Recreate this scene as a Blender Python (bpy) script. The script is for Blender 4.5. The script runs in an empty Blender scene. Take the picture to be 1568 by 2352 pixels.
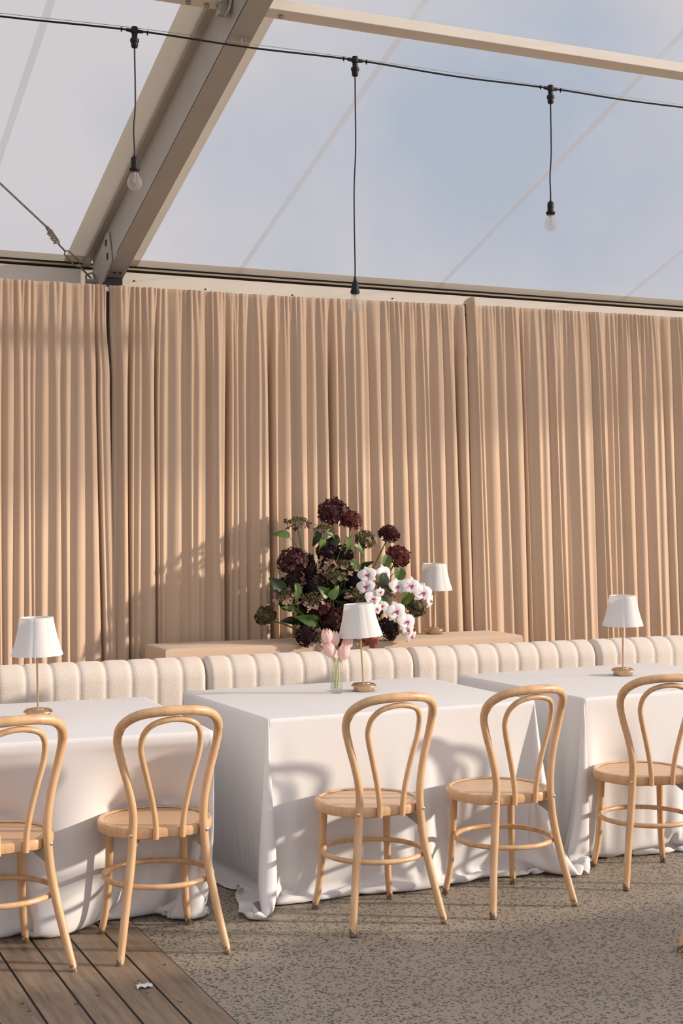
import bpy, bmesh, math, random
import numpy as np
from mathutils import Vector, Matrix, Quaternion

S = bpy.context.scene
COL = S.collection
PI = math.pi
R = math.radians
random.seed(7)

# ------------------------------------------------------------------ camera, sky, sun, exposure
cam_d = bpy.data.cameras.new('camera')
cam_d.sensor_fit = 'VERTICAL'
cam_d.sensor_height = 36.0
cam_d.lens = 50.0
cam_d.shift_y = -4.0 / 2352.0
cam_d.clip_start = 0.05
cam = bpy.data.objects.new('camera', cam_d)
COL.objects.link(cam)
cam.location = (0, 0, 1.59)
cam.rotation_euler = (R(90), 0, -R(24.2))
S.camera = cam
S.view_settings.view_transform = 'Standard'
S.view_settings.look = 'None'
S.view_settings.gamma = 1.0
S.view_settings.use_curve_mapping = False
S.view_settings.exposure = 0.13
S.cycles.max_bounces = 10
S.cycles.transparent_max_bounces = 16
S.cycles.caustics_reflective = False
S.cycles.caustics_refractive = False
S.cycles.sample_clamp_indirect = 6.0

SUN_DIR = Vector((-0.86, 0.405, -0.27))
SUN_STRENGTH = 4.3
SKY_STRENGTH = 1.0
sun_d = bpy.data.lights.new('sun', 'SUN')
sun_d.energy = SUN_STRENGTH
sun_d.color = (1.0, 0.86, 0.71)
sun_d.angle = R(1.6)
sun = bpy.data.objects.new('sun', sun_d)
COL.objects.link(sun)
sun.location = (9, -3, 6)
sun.rotation_euler = SUN_DIR.to_track_quat('-Z', 'Y').to_euler()


def lin(r, g, b):
    f = lambda c: (c / 255 / 12.92) if c <= 10 else ((c / 255 + 0.055) / 1.055) ** 2.4
    return (f(r), f(g), f(b), 1.0)


def make_world():
    w = bpy.data.worlds.new('sky')
    S.world = w
    w.use_nodes = True
    nt = w.node_tree
    N, L = nt.nodes, nt.links
    bg = N['Background']
    tc = N.new('ShaderNodeTexCoord')
    nz = N.new('ShaderNodeTexNoise')
    nz.inputs['Scale'].default_value = 4.5
    nz.inputs['Detail'].default_value = 5
    nz.inputs['Roughness'].default_value = 0.5
    L.new(tc.outputs['Generated'], nz.inputs['Vector'])
    # a gap of blue between the clouds around this direction
    d = Vector((0.4105 + 0.912 * 0.103, 0.912 - 0.41 * 0.103, 0.262)).normalized()
    vd = N.new('ShaderNodeVectorMath'); vd.operation = 'DISTANCE'
    vd.inputs[1].default_value = d
    nv = N.new('ShaderNodeVectorMath'); nv.operation = 'NORMALIZE'
    L.new(tc.outputs['Generated'], nv.inputs[0])
    L.new(nv.outputs[0], vd.inputs[0])
    mr = N.new('ShaderNodeMapRange')
    mr.inputs['From Min'].default_value = 0.20
    mr.inputs['From Max'].default_value = 0.02
    mr.inputs['To Min'].default_value = -0.16
    mr.inputs['To Max'].default_value = 0.26
    L.new(vd.outputs['Value'], mr.inputs['Value'])
    add = N.new('ShaderNodeMath'); add.operation = 'ADD'
    L.new(nz.outputs['Fac'], add.inputs[0]); L.new(mr.outputs['Result'], add.inputs[1])
    cr = N.new('ShaderNodeValToRGB')
    e = cr.color_ramp.elements
    e[0].position = 0.38; e[0].color = (0.66, 0.65, 0.69, 1)
    e[1].position = 0.72; e[1].color = (0.33, 0.45, 0.61, 1)
    L.new(add.outputs[0], cr.inputs['Fac'])
    # the sky is brighter high up on the sun's side, behind the camera
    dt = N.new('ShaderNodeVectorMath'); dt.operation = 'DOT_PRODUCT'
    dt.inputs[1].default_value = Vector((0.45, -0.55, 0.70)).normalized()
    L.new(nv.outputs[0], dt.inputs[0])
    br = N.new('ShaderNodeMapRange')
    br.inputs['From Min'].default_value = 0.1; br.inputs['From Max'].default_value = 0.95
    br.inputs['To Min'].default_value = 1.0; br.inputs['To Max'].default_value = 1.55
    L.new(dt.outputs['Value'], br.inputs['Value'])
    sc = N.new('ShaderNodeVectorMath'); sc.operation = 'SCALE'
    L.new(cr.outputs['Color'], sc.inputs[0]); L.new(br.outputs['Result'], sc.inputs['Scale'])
    # ground outside, below the horizon
    sp = N.new('ShaderNodeSeparateXYZ'); L.new(nv.outputs[0], sp.inputs[0])
    m2 = N.new('ShaderNodeMapRange')
    m2.inputs['From Min'].default_value = -0.03
    m2.inputs['From Max'].default_value = 0.03
    L.new(sp.outputs['Z'], m2.inputs['Value'])
    mx = N.new('ShaderNodeMix'); mx.data_type = 'RGBA'
    mx.inputs['A'].default_value = (0.22, 0.19, 0.15, 1)
    L.new(m2.outputs['Result'], mx.inputs['Factor'])
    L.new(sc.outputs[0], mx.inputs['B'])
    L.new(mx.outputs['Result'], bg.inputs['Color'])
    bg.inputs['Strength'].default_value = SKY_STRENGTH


make_world()

# ------------------------------------------------------------------ materials
def new_mat(name):
    m = bpy.data.materials.new(name)
    m.use_nodes = True
    return m, m.node_tree.nodes, m.node_tree.links, m.node_tree.nodes['Principled BSDF']


def noise(N, L, scale, detail=3, coord='Object', rough=0.5, vec_scale=None):
    tc = N.new('ShaderNodeTexCoord')
    out = tc.outputs[coord]
    if vec_scale:
        mp = N.new('ShaderNodeMapping')
        mp.inputs['Scale'].default_value = vec_scale
        L.new(out, mp.inputs['Vector']); out = mp.outputs['Vector']
    n = N.new('ShaderNodeTexNoise')
    n.inputs['Scale'].default_value = scale
    n.inputs['Detail'].default_value = detail
    n.inputs['Roughness'].default_value = rough
    L.new(out, n.inputs['Vector'])
    return n


def ramp(N, L, src, stops):
    cr = N.new('ShaderNodeValToRGB')
    els = cr.color_ramp.elements
    while len(els) < len(stops):
        els.new(0.5)
    for e, (p, c) in zip(els, stops):
        e.position = p; e.color = c
    L.new(src, cr.inputs['Fac'])
    return cr


def bump(N, L, b, src, strength, dist):
    bp = N.new('ShaderNodeBump')
    bp.inputs['Strength'].default_value = strength
    bp.inputs['Distance'].default_value = dist
    L.new(src, bp.inputs['Height'])
    L.new(bp.outputs['Normal'], b.inputs['Normal'])


def simple(name, rgb, rough=0.5, metal=0.0, var=0.0, scale=20, spec=0.5):
    m, N, L, b = new_mat(name)
    b.inputs['Roughness'].default_value = rough
    b.inputs['Metallic'].default_value = metal
    b.inputs['Specular IOR Level'].default_value = spec
    n = noise(N, L, scale)
    c0 = tuple(c * (1 - var) for c in rgb[:3]) + (1,)
    c1 = tuple(min(1, c * (1 + var)) for c in rgb[:3]) + (1,)
    L.new(ramp(N, L, n.outputs['Fac'], [(0.3, c0), (0.7, c1)]).outputs['Color'], b.inputs['Base Color'])
    return m


def fabric(name, rgb, trans=0.15, bscale=900, bstr=0.25, var=0.03, sheen=0.2, rough=0.9, vscale=3):
    m, N, L, b = new_mat(name)
    b.inputs['Roughness'].default_value = rough
    b.inputs['Specular IOR Level'].default_value = 0.15
    b.inputs['Sheen Weight'].default_value = sheen
    n = noise(N, L, vscale)
    c0 = tuple(c * (1 - var) for c in rgb[:3]) + (1,)
    c1 = tuple(min(1, c * (1 + var)) for c in rgb[:3]) + (1,)
    cr = ramp(N, L, n.outputs['Fac'], [(0.3, c0), (0.7, c1)])
    L.new(cr.outputs['Color'], b.inputs['Base Color'])
    nb = noise(N, L, bscale, 2)
    bump(N, L, b, nb.outputs['Fac'], bstr, 0.002)
    if trans > 0:
        tr = N.new('ShaderNodeBsdfTranslucent')
        L.new(cr.outputs['Color'], tr.inputs['Color'])
        mx = N.new('ShaderNodeMixShader')
        mx.inputs['Fac'].default_value = trans
        L.new(b.outputs['BSDF'], mx.inputs[1]); L.new(tr.outputs['BSDF'], mx.inputs[2])
        L.new(mx.outputs[0], N['Material Output'].inputs['Surface'])
    return m


M = {}
M['cloth'] = fabric('white_cotton', (0.80, 0.785, 0.785), 0.10, 700, 0.12, 0.01, 0.0)
M['curtain'] = fabric('tan_drape_fabric', (0.60, 0.435, 0.31), 0.08, 500, 0.12, 0.02, 0.1)
M['plinth'] = fabric('tan_cover_fabric', (0.60, 0.445, 0.32), 0.0, 500, 0.12, 0.02, 0.1)
M['shade'] = fabric('white_shade_silk', (0.86, 0.84, 0.82), 0.38, 900, 0.15, 0.02, 0.0)
M['brass'] = simple('brushed_brass', (0.60, 0.42, 0.255), 0.30, 1.0, 0.05, 60)
M['black'] = simple('black_plastic', (0.010, 0.010, 0.010), 0.5, 0.0, 0.1, 60, 0.3)
M['alu'] = simple('weathered_aluminium', (0.46, 0.425, 0.38), 0.55, 0.25, 0.04, 6)
M['alu_dark'] = simple('dark_steel_plate', (0.36, 0.33, 0.30), 0.6, 0.3, 0.1, 20)  # darker grey metal for the upright, shackle and chair brackets
M['cream'] = simple('cream_painted_metal', (0.80, 0.735, 0.65), 0.6, 0.0, 0.03, 5)
M['hem'] = fabric('cream_vinyl_hem', (0.72, 0.63, 0.50), 0.50, 300, 0.02, 0.03, 0.0, 0.7)
M['steel'] = simple('galvanised_steel', (0.42, 0.39, 0.34), 0.45, 0.8, 0.15, 90)
M['dark'] = simple('dark_gap', (0.015, 0.013, 0.012), 0.8)
M['white'] = simple('white_paint', (0.8, 0.78, 0.75), 0.5, 0, 0.02)
M['stem'] = simple('green_stem', (0.17, 0.20, 0.05), 0.5, 0, 0.2, 60)
M['tulip_stem'] = simple('pale_yellow_green_stem', (0.62, 0.60, 0.30), 0.5, 0, 0.15, 40)
M['paper'] = simple('white_paper', (0.8, 0.79, 0.76), 0.8, 0, 0.03)
M['wall'] = simple('plain_render', (0.42, 0.38, 0.33), 0.9, 0, 0.05, 4)
M['filament'] = simple('amber_filament', (0.75, 0.42, 0.18), 0.4, 0, 0.05, 60)
M['bolt'] = simple('bright_steel_bolt', (0.75, 0.73, 0.70), 0.3, 1.0, 0.1, 60)


def boucle():
    m, N, L, b = new_mat('cream_boucle')
    b.inputs['Roughness'].default_value = 0.95
    b.inputs['Specular IOR Level'].default_value = 0.1
    b.inputs['Sheen Weight'].default_value = 0.3
    tc = N.new('ShaderNodeTexCoord')
    v = N.new('ShaderNodeTexVoronoi'); v.inputs['Scale'].default_value = 260
    L.new(tc.outputs['Object'], v.inputs['Vector'])
    n = noise(N, L, 140, 4)
    ad = N.new('ShaderNodeMath'); ad.operation = 'SUBTRACT'
    L.new(n.outputs['Fac'], ad.inputs[0]); L.new(v.outputs['Distance'], ad.inputs[1])
    cr = ramp(N, L, ad.outputs[0], [(0.0, (0.64, 0.56, 0.49, 1)), (0.5, (0.70, 0.62, 0.55, 1))])
    L.new(cr.outputs['Color'], b.inputs['Base Color'])
    bump(N, L, b, ad.outputs[0], 0.35, 0.003)
    return m


M['boucle'] = boucle()


def bentwood():
    m, N, L, b = new_mat('natural_beech')
    b.inputs['Roughness'].default_value = 0.32
    b.inputs['Coat Weight'].default_value = 0.15
    n = noise(N, L, 30, 4, 'Object', 0.6, (1, 1, 0.15))
    cr = ramp(N, L, n.outputs['Fac'], [(0.25, (0.52, 0.30, 0.145, 1)), (0.55, (0.66, 0.41, 0.22, 1)), (0.8, (0.71, 0.47, 0.275, 1))])
    # dark scuffs towards the feet and along edges
    n2 = noise(N, L, 55, 5, 'Object', 0.7)
    tc = N.new('ShaderNodeTexCoord'); sp = N.new('ShaderNodeSeparateXYZ')
    L.new(tc.outputs['Object'], sp.inputs[0])
    mr = N.new('ShaderNodeMapRange')
    mr.inputs['From Min'].default_value = 0.07; mr.inputs['From Max'].default_value = 0.0
    mr.inputs['To Min'].default_value = -0.2; mr.inputs['To Max'].default_value = 0.25
    L.new(sp.outputs['Z'], mr.inputs['Value'])
    ad = N.new('ShaderNodeMath'); ad.operation = 'ADD'
    L.new(n2.outputs['Fac'], ad.inputs[0]); L.new(mr.outputs['Result'], ad.inputs[1])
    c2 = ramp(N, L, ad.outputs[0], [(0.56, (0, 0, 0, 1)), (0.68, (1, 1, 1, 1))])
    mx = N.new('ShaderNodeMix'); mx.data_type = 'RGBA'
    L.new(c2.outputs['Color'], mx.inputs['Factor'])
    L.new(cr.outputs['Color'], mx.inputs['A'])
    mx.inputs['B'].default_value = (0.13, 0.085, 0.05, 1)
    L.new(mx.outputs['Result'], b.inputs['Base Color'])
    return m


M['wood'] = bentwood()


def seat_wood():
    m, N, L, b = new_mat('beech_veneer_seat')
    b.inputs['Roughness'].default_value = 0.38
    n = noise(N, L, 25, 4, 'Object', 0.6, (0.25, 2.5, 1))
    cr = ramp(N, L, n.outputs['Fac'], [(0.25, (0.56, 0.36, 0.21, 1)), (0.75, (0.68, 0.46, 0.295, 1))])
    L.new(cr.outputs['Color'], b.inputs['Base Color'])
    return m


M['seat'] = seat_wood()


def concrete():
    m, N, L, b = new_mat('ground_aggregate_concrete')
    b.inputs['Roughness'].default_value = 0.55
    tc = N.new('ShaderNodeTexCoord')
    wn = noise(N, L, 60, 2)
    mv = N.new('ShaderNodeVectorMath'); mv.operation = 'MULTIPLY_ADD'
    mv.inputs[1].default_value = (0.012, 0.012, 0.0)
    L.new(wn.outputs['Color'], mv.inputs[0]); L.new(tc.outputs['Object'], mv.inputs[2])
    v = N.new('ShaderNodeTexVoronoi'); v.inputs['Scale'].default_value = 100
    v.inputs['Randomness'].default_value = 1.0
    L.new(mv.outputs[0], v.inputs['Vector'])
    # only some of the cells are dark stones, of differing size
    sep = N.new('ShaderNodeSeparateColor'); L.new(v.outputs['Color'], sep.inputs['Color'])
    mr = N.new('ShaderNodeMapRange')
    mr.inputs['From Min'].default_value = 0.12; mr.inputs['From Max'].default_value = 1.0
    mr.inputs['To Min'].default_value = 0.0; mr.inputs['To Max'].default_value = 0.74
    L.new(sep.outputs['Red'], mr.inputs['Value'])
    lt = N.new('ShaderNodeMath'); lt.operation = 'SUBTRACT'
    L.new(mr.outputs['Result'], lt.inputs[0]); L.new(v.outputs['Distance'], lt.inputs[1])
    mask = ramp(N, L, lt.outputs[0], [(0.0, (0, 0, 0, 1)), (0.07, (1, 1, 1, 1))])
    big = noise(N, L, 1.6, 4)
    base = ramp(N, L, big.outputs['Fac'], [(0.3, (0.285, 0.245, 0.190, 1)), (0.7, (0.350, 0.302, 0.235, 1))])
    fine = noise(N, L, 300, 3)
    mxf = N.new('ShaderNodeMix'); mxf.data_type = 'RGBA'; mxf.blend_type = 'OVERLAY'
    mxf.inputs['Factor'].default_value = 0.25
    L.new(base.outputs['Color'], mxf.inputs['A']); L.new(fine.outputs['Color'], mxf.inputs['B'])
    st = ramp(N, L, sep.outputs['Green'], [(0.0, (0.060, 0.052, 0.045, 1)), (1.0, (0.125, 0.108, 0.09, 1))])
    mx = N.new('ShaderNodeMix'); mx.data_type = 'RGBA'
    L.new(mask.outputs['Color'], mx.inputs['Factor'])
    L.new(mxf.outputs['Result'], mx.inputs['A'])
    L.new(st.outputs['Color'], mx.inputs['B'])
    L.new(mx.outputs['Result'], b.inputs['Base Color'])
    return m


M['concrete'] = concrete()


def deck_wood():
    m, N, L, b = new_mat('weathered_deck_board')
    b.inputs['Roughness'].default_value = 0.6
    g = N.new('ShaderNodeNewGeometry')
    tc = N.new('ShaderNodeTexCoord')
    mp = N.new('ShaderNodeMapping'); mp.inputs['Scale'].default_value = (9, 0.8, 1)
    L.new(tc.outputs['Object'], mp.inputs['Vector'])
    ofs = N.new('ShaderNodeVectorMath'); ofs.operation = 'MULTIPLY_ADD'
    cb = N.new('ShaderNodeCombineXYZ')
    L.new(g.outputs['Random Per Island'], cb.inputs['Y'])
    ofs.inputs[1].default_value = (0, 30, 0)
    L.new(cb.outputs[0], ofs.inputs[0]); L.new(mp.outputs['Vector'], ofs.inputs[2])
    n = N.new('ShaderNodeTexNoise'); n.inputs['Scale'].default_value = 5; n.inputs['Detail'].default_value = 5
    n.inputs['Roughness'].default_value = 0.62
    L.new(ofs.outputs[0], n.inputs['Vector'])
    cr = ramp(N, L, n.outputs['Fac'], [(0.3, (0.15, 0.105, 0.072, 1)), (0.5, (0.235, 0.172, 0.118, 1)), (0.72, (0.30, 0.225, 0.16, 1))])
    spots = noise(N, L, 26, 3, 'Object', 0.5, (1, 0.6, 1))
    sm = ramp(N, L, spots.outputs['Fac'], [(0.66, (0, 0, 0, 1)), (0.72, (1, 1, 1, 1))])
    mx = N.new('ShaderNodeMix'); mx.data_type = 'RGBA'
    L.new(sm.outputs['Color'], mx.inputs['Factor'])
    L.new(cr.outputs['Color'], mx.inputs['A']); mx.inputs['B'].default_value = (0.09, 0.065, 0.048, 1)
    L.new(mx.outputs['Result'], b.inputs['Base Color'])
    bump(N, L, b, n.outputs['Fac'], 0.15, 0.003)
    return m


M['deck'] = deck_wood()


def vinyl(name, clear, glow):
    m, N, L, b = new_mat(name)
    N.remove(b)
    t = N.new('ShaderNodeBsdfTransparent')
    t.inputs['Color'].default_value = (0.92, 0.915, 0.91, 1)
    tl = N.new('ShaderNodeBsdfTranslucent'); tl.inputs['Color'].default_value = (0.78, 0.75, 0.745, 1)
    df = N.new('ShaderNodeBsdfDiffuse'); df.inputs['Color'].default_value = (0.72, 0.70, 0.69, 1)
    m1 = N.new('ShaderNodeMixShader'); m1.inputs['Fac'].default_value = glow
    L.new(tl.outputs[0], m1.inputs[2]); L.new(df.outputs[0], m1.inputs[1])
    m2 = N.new('ShaderNodeMixShader')
    n = noise(N, L, 1.1, 5)
    sp = noise(N, L, 70, 2)
    mr = N.new('ShaderNodeMapRange')
    mr.inputs['From Min'].default_value = 0.3; mr.inputs['From Max'].default_value = 0.7
    mr.inputs['To Min'].default_value = clear - 0.03; mr.inputs['To Max'].default_value = clear + 0.03
    L.new(n.outputs['Fac'], mr.inputs['Value'])
    L.new(mr.outputs['Result'], m2.inputs['Fac'])
    L.new(m1.outputs[0], m2.inputs[1]); L.new(t.outputs[0], m2.inputs[2])
    L.new(m2.outputs[0], N['Material Output'].inputs['Surface'])
    return m


M['vinyl'] = vinyl('clear_pvc_membrane', 0.60, 0.60)
M['weld'] = vinyl('welded_pvc_seam', 0.30, 0.45)


def thin_glass(name, tint=(0.96, 0.965, 0.96, 1), rough=0.02, strength=0.9, haze=0.0):
    m, N, L, b = new_mat(name)
    N.remove(b)
    t = N.new('ShaderNodeBsdfTransparent'); t.inputs['Color'].default_value = tint
    g = N.new('ShaderNodeBsdfGlossy'); g.inputs['Roughness'].default_value = rough
    f = N.new('ShaderNodeLayerWeight'); f.inputs['Blend'].default_value = 0.35
    pw = N.new('ShaderNodeMath'); pw.operation = 'POWER'; pw.inputs[1].default_value = 3.0
    L.new(f.outputs['Facing'], pw.inputs[0])
    mm = N.new('ShaderNodeMath'); mm.operation = 'MULTIPLY_ADD'
    mm.inputs[1].default_value = strength * .6; mm.inputs[2].default_value = 0.035
    L.new(pw.outputs[0], mm.inputs[0])
    mx = N.new('ShaderNodeMixShader')
    L.new(mm.outputs[0], mx.inputs['Fac'])
    L.new(t.outputs[0], mx.inputs[1]); L.new(g.outputs[0], mx.inputs[2])
    if haze > 0:
        df = N.new('ShaderNodeBsdfDiffuse'); df.inputs['Color'].default_value = (.85, .83, .80, 1)
        m3 = N.new('ShaderNodeMixShader'); m3.inputs['Fac'].default_value = haze
        L.new(mx.outputs[0], m3.inputs[1]); L.new(df.outputs[0], m3.inputs[2])
        mx = m3
    L.new(mx.outputs[0], N['Material Output'].inputs['Surface'])
    return m


M['glass'] = thin_glass('clear_glass', (0.95, 0.955, 0.95, 1), 0.02, 1.2, 0.04)
M['bulb'] = thin_glass('bulb_glass', (0.93, 0.92, 0.91, 1), 0.04, 1.4, 0.13)


def island_colors(name, stops, trans=0.2, rough=0.6):
    m, N, L, b = new_mat(name)
    b.inputs['Roughness'].default_value = rough
    b.inputs['Specular IOR Level'].default_value = 0.25
    g = N.new('ShaderNodeNewGeometry')
    cr = ramp(N, L, g.outputs['Random Per Island'], stops)
    L.new(cr.outputs['Color'], b.inputs['Base Color'])
    tr = N.new('ShaderNodeBsdfTranslucent'); L.new(cr.outputs['Color'], tr.inputs['Color'])
    mx = N.new('ShaderNodeMixShader'); mx.inputs['Fac'].default_value = trans
    L.new(b.outputs['BSDF'], mx.inputs[1]); L.new(tr.outputs[0], mx.inputs[2])
    L.new(mx.outputs[0], N['Material Output'].inputs['Surface'])
    return m


c4 = lambda r, g, b: (r, g, b, 1)
M['f_burgundy'] = island_colors('burgundy_florets', [(0, c4(0.022, 0.006, 0.009)), (.5, c4(0.053, 0.011, 0.016)), (.8, c4(0.099, 0.020, 0.025)), (1, c4(0.124, 0.062, 0.050))])
M['f_dark'] = island_colors('dark_maroon_florets', [(0, c4(0.011, 0.005, 0.006)), (.6, c4(0.030, 0.010, 0.012)), (1, c4(0.072, 0.030, 0.027))])
M['f_red'] = island_colors('red_brown_florets', [(0, c4(0.043, 0.007, 0.010)), (.5, c4(0.124, 0.022, 0.022)), (1, c4(0.223, 0.081, 0.056))])
M['f_coral'] = island_colors('coral_florets', [(0, c4(.14, .02, .02)), (.5, c4(.36, .09, .07)), (1, c4(.55, .24, .17))])
M['f_olive'] = island_colors('olive_florets', [(0, c4(0.035, 0.038, 0.014)), (.5, c4(0.098, 0.091, 0.035)), (.8, c4(0.140, 0.119, 0.063)), (1, c4(0.112, 0.035, 0.035))])
M['f_green'] = island_colors('green_pink_florets', [(0, c4(0.038, 0.045, 0.019)), (.5, c4(0.120, 0.112, 0.053)), (.8, c4(0.255, 0.150, 0.112)), (1, c4(0.375, 0.240, 0.188))])
M['f_pink'] = island_colors('dusty_pink_florets', [(0, c4(0.255, 0.128, 0.102)), (.5, c4(0.442, 0.272, 0.221)), (1, c4(0.527, 0.374, 0.289))], 0.3)
M['buds'] = island_colors('olive_brown_buds', [(0, c4(.05, .04, .015)), (.5, c4(.13, .10, .045)), (1, c4(.24, .18, .09))], 0.0)
M['leaf'] = None


def leaf_mat(name, dark, light):
    m, N, L, b = new_mat(name)
    b.inputs['Roughness'].default_value = 0.42
    n = noise(N, L, 22, 3)
    cr = ramp(N, L, n.outputs['Fac'], [(0.3, dark), (0.7, light)])
    L.new(cr.outputs['Color'], b.inputs['Base Color'])
    tr = N.new('ShaderNodeBsdfTranslucent')
    tr.inputs['Color'].default_value = (light[0] * 1.6, light[1] * 1.6, light[2], 1)
    mx = N.new('ShaderNodeMixShader'); mx.inputs['Fac'].default_value = 0.3
    L.new(b.outputs['BSDF'], mx.inputs[1]); L.new(tr.outputs[0], mx.inputs[2])
    L.new(mx.outputs[0], N['Material Output'].inputs['Surface'])
    return m


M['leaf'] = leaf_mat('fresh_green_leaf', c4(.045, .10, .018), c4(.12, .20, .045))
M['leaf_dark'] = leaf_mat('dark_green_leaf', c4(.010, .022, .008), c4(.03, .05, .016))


def orchid_mat():
    m, N, L, b = new_mat('white_orchid_petal')
    b.inputs['Roughness'].default_value = 0.55
    at = N.new('ShaderNodeAttribute'); at.attribute_name = 'blotch'
    n = noise(N, L, 210, 2)
    ad = N.new('ShaderNodeMath'); ad.operation = 'ADD'
    L.new(n.outputs['Fac'], ad.inputs[0]); L.new(at.outputs['Fac'], ad.inputs[1])
    cr = ramp(N, L, ad.outputs[0], [(0.86, c4(.86, .83, .83)), (0.95, c4(.42, .02, .14))])
    L.new(cr.outputs['Color'], b.inputs['Base Color'])
    tr = N.new('ShaderNodeBsdfTranslucent'); L.new(cr.outputs['Color'], tr.inputs['Color'])
    mx = N.new('ShaderNodeMixShader'); mx.inputs['Fac'].default_value = 0.3
    L.new(b.outputs['BSDF'], mx.inputs[1]); L.new(tr.outputs[0], mx.inputs[2])
    L.new(mx.outputs[0], N['Material Output'].inputs['Surface'])
    return m


M['orchid'] = orchid_mat()
M['lip'] = island_colors('magenta_orchid_lip', [(0, c4(.36, .015, .11)), (1, c4(.55, .06, .22))], 0.2)
M['tulip'] = island_colors('pale_pink_tulip_petal', [(0, c4(.80, .55, .51)), (.5, c4(.86, .64, .60)), (1, c4(.90, .72, .67))], 0.35, 0.5)

# ------------------------------------------------------------------ mesh helpers
class MB:
    def __init__(self):
        self.v, self.f, self.attr = [], [], []

    def add(self, verts, faces):
        o = len(self.v)
        self.v += [tuple(p) for p in verts]
        self.f += [tuple(i + o for i in f) for f in faces]

    def box(self, lo, hi):
        x0, y0, z0 = lo; x1, y1, z1 = hi
        self.add([(x0, y0, z0), (x1, y0, z0), (x1, y1, z0), (x0, y1, z0), (x0, y0, z1), (x1, y0, z1), (x1, y1, z1), (x0, y1, z1)],
                 [(3, 2, 1, 0), (4, 5, 6, 7), (0, 1, 5, 4), (1, 2, 6, 5), (2, 3, 7, 6), (3, 0, 4, 7)])

    def prism(self, poly, axis, a, b):
        """extrude a closed polygon of 2-D points along an axis from a to b"""
        n = len(poly)
        def P(p, t):
            return {'x': (t, p[0], p[1]), 'y': (p[0], t, p[1]), 'z': (p[0], p[1], t)}[axis]
        self.add([P(p, a) for p in poly] + [P(p, b) for p in poly],
                 [tuple(range(n))[::-1], tuple(range(n, 2 * n))] + [(i, (i + 1) % n, n + (i + 1) % n, n + i) for i in range(n)])

    def tube(self, pts, rad, seg=10, closed=False, caps=True):
        pts = [Vector(p) for p in pts]
        n = len(pts)
        if not hasattr(rad, '__len__'):
            rad = [rad] * n
        T = []
        for i in range(n):
            a = pts[(i - 1) % n] if closed or i > 0 else pts[i]
            b = pts[(i + 1) % n] if closed or i < n - 1 else pts[i]
            T.append((b - a).normalized())
        ref = Vector((0, 0, 1)) if abs(T[0].z) < 0.9 else Vector((1, 0, 0))
        nrm = (ref - T[0] * ref.dot(T[0])).normalized()
        V = []
        for i in range(n):
            nrm = (nrm - T[i] * nrm.dot(T[i])).normalized()
            bi = T[i].cross(nrm)
            for k in range(seg):
                a = 2 * PI * k / seg
                V.append(pts[i] + (nrm * math.cos(a) + bi * math.sin(a)) * rad[i])
        F = []
        m = n if closed else n - 1
        for i in range(m):
            j = (i + 1) % n
            for k in range(seg):
                l = (k + 1) % seg
                F.append((i * seg + k, i * seg + l, j * seg + l, j * seg + k))
        if caps and not closed:
            F.append(tuple(range(seg))[::-1]); F.append(tuple((n - 1) * seg + k for k in range(seg)))
        self.add(V, F)

    def lathe(self, prof, seg=32, c=(0, 0, 0), mod=None):
        V, F = [], []
        n = len(prof)
        for i, (r, z) in enumerate(prof):
            for k in range(seg):
                a = 2 * PI * k / seg
                rr = r if mod is None else r * mod(a, i / (n - 1))
                V.append((c[0] + rr * math.cos(a), c[1] + rr * math.sin(a), c[2] + z))
        for i in range(n - 1):
            for k in range(seg):
                l = (k + 1) % seg
                F.append((i * seg + k, i * seg + l, (i + 1) * seg + l, (i + 1) * seg + k))
        self.add(V, F)

    def build(self, name, mat, parent=None, smooth=True, bevel=0.0, angle=40):
        me = bpy.data.meshes.new(name)
        me.from_pydata(self.v, [], self.f)
        me.update()
        if mat is not None:
            me.materials.append(mat)
        if bevel > 0:
            bm = bmesh.new(); bm.from_mesh(me)
            bmesh.ops.remove_doubles(bm, verts=bm.verts, dist=1e-6)
            es = [e for e in bm.edges if len(e.link_faces) == 2 and e.calc_face_angle(0) > 0.6]
            bmesh.ops.bevel(bm, geom=es, offset=bevel, segments=2, profile=0.5, affect='EDGES')
            bm.to_mesh(me); bm.free()
        if smooth:
            me.polygons.foreach_set('use_smooth', [True] * len(me.polygons))
            me.set_sharp_from_angle(angle=R(angle))
        o = bpy.data.objects.new(name, me)
        COL.objects.link(o)
        if parent is not None:
            o.parent = parent
        return o


def spline(pts, n=8, closed=False):
    """Catmull-Rom through the points"""
    P = [Vector(p) for p in pts]
    m = len(P)
    out = []
    rng = m if closed else m - 1
    for i in range(rng):
        p1, p2 = P[i], P[(i + 1) % m]
        p0 = P[(i - 1) % m] if closed or i > 0 else p1 * 2 - p2
        p3 = P[(i + 2) % m] if closed or i < m - 2 else p2 * 2 - p1
        for k in range(n):
            t = k / n
            out.append(0.5 * ((2 * p1) + (p2 - p0) * t + (2 * p0 - 5 * p1 + 4 * p2 - p3) * t * t + (3 * p1 - p0 - 3 * p2 + p3) * t ** 3))
    if not closed:
        out.append(P[-1])
    return out


def tag(o, label, cat, group=None, kind=None):
    if label: o['label'] = label
    if cat: o['category'] = cat
    if group: o['group'] = group
    if kind: o['kind'] = kind
    return o


def thing(name, loc, rz, label, cat, group=None):
    o = bpy.data.objects.new(name, None)
    o.empty_display_size = 0.1
    COL.objects.link(o)
    o.location = loc; o.rotation_euler = (0, 0, rz)
    return tag(o, label, cat, group)


def copy_tree(src, loc, rz, label, group=None):
    r = src.copy(); COL.objects.link(r)
    r.location = loc; r.rotation_euler = (0, 0, rz)
    r['label'] = label
    if group: r['group'] = group
    for ch in list(src.children):
        c = ch.copy(); COL.objects.link(c); c.parent = r
        for g in list(ch.children):
            d = g.copy(); COL.objects.link(d); d.parent = c
    return r


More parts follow.
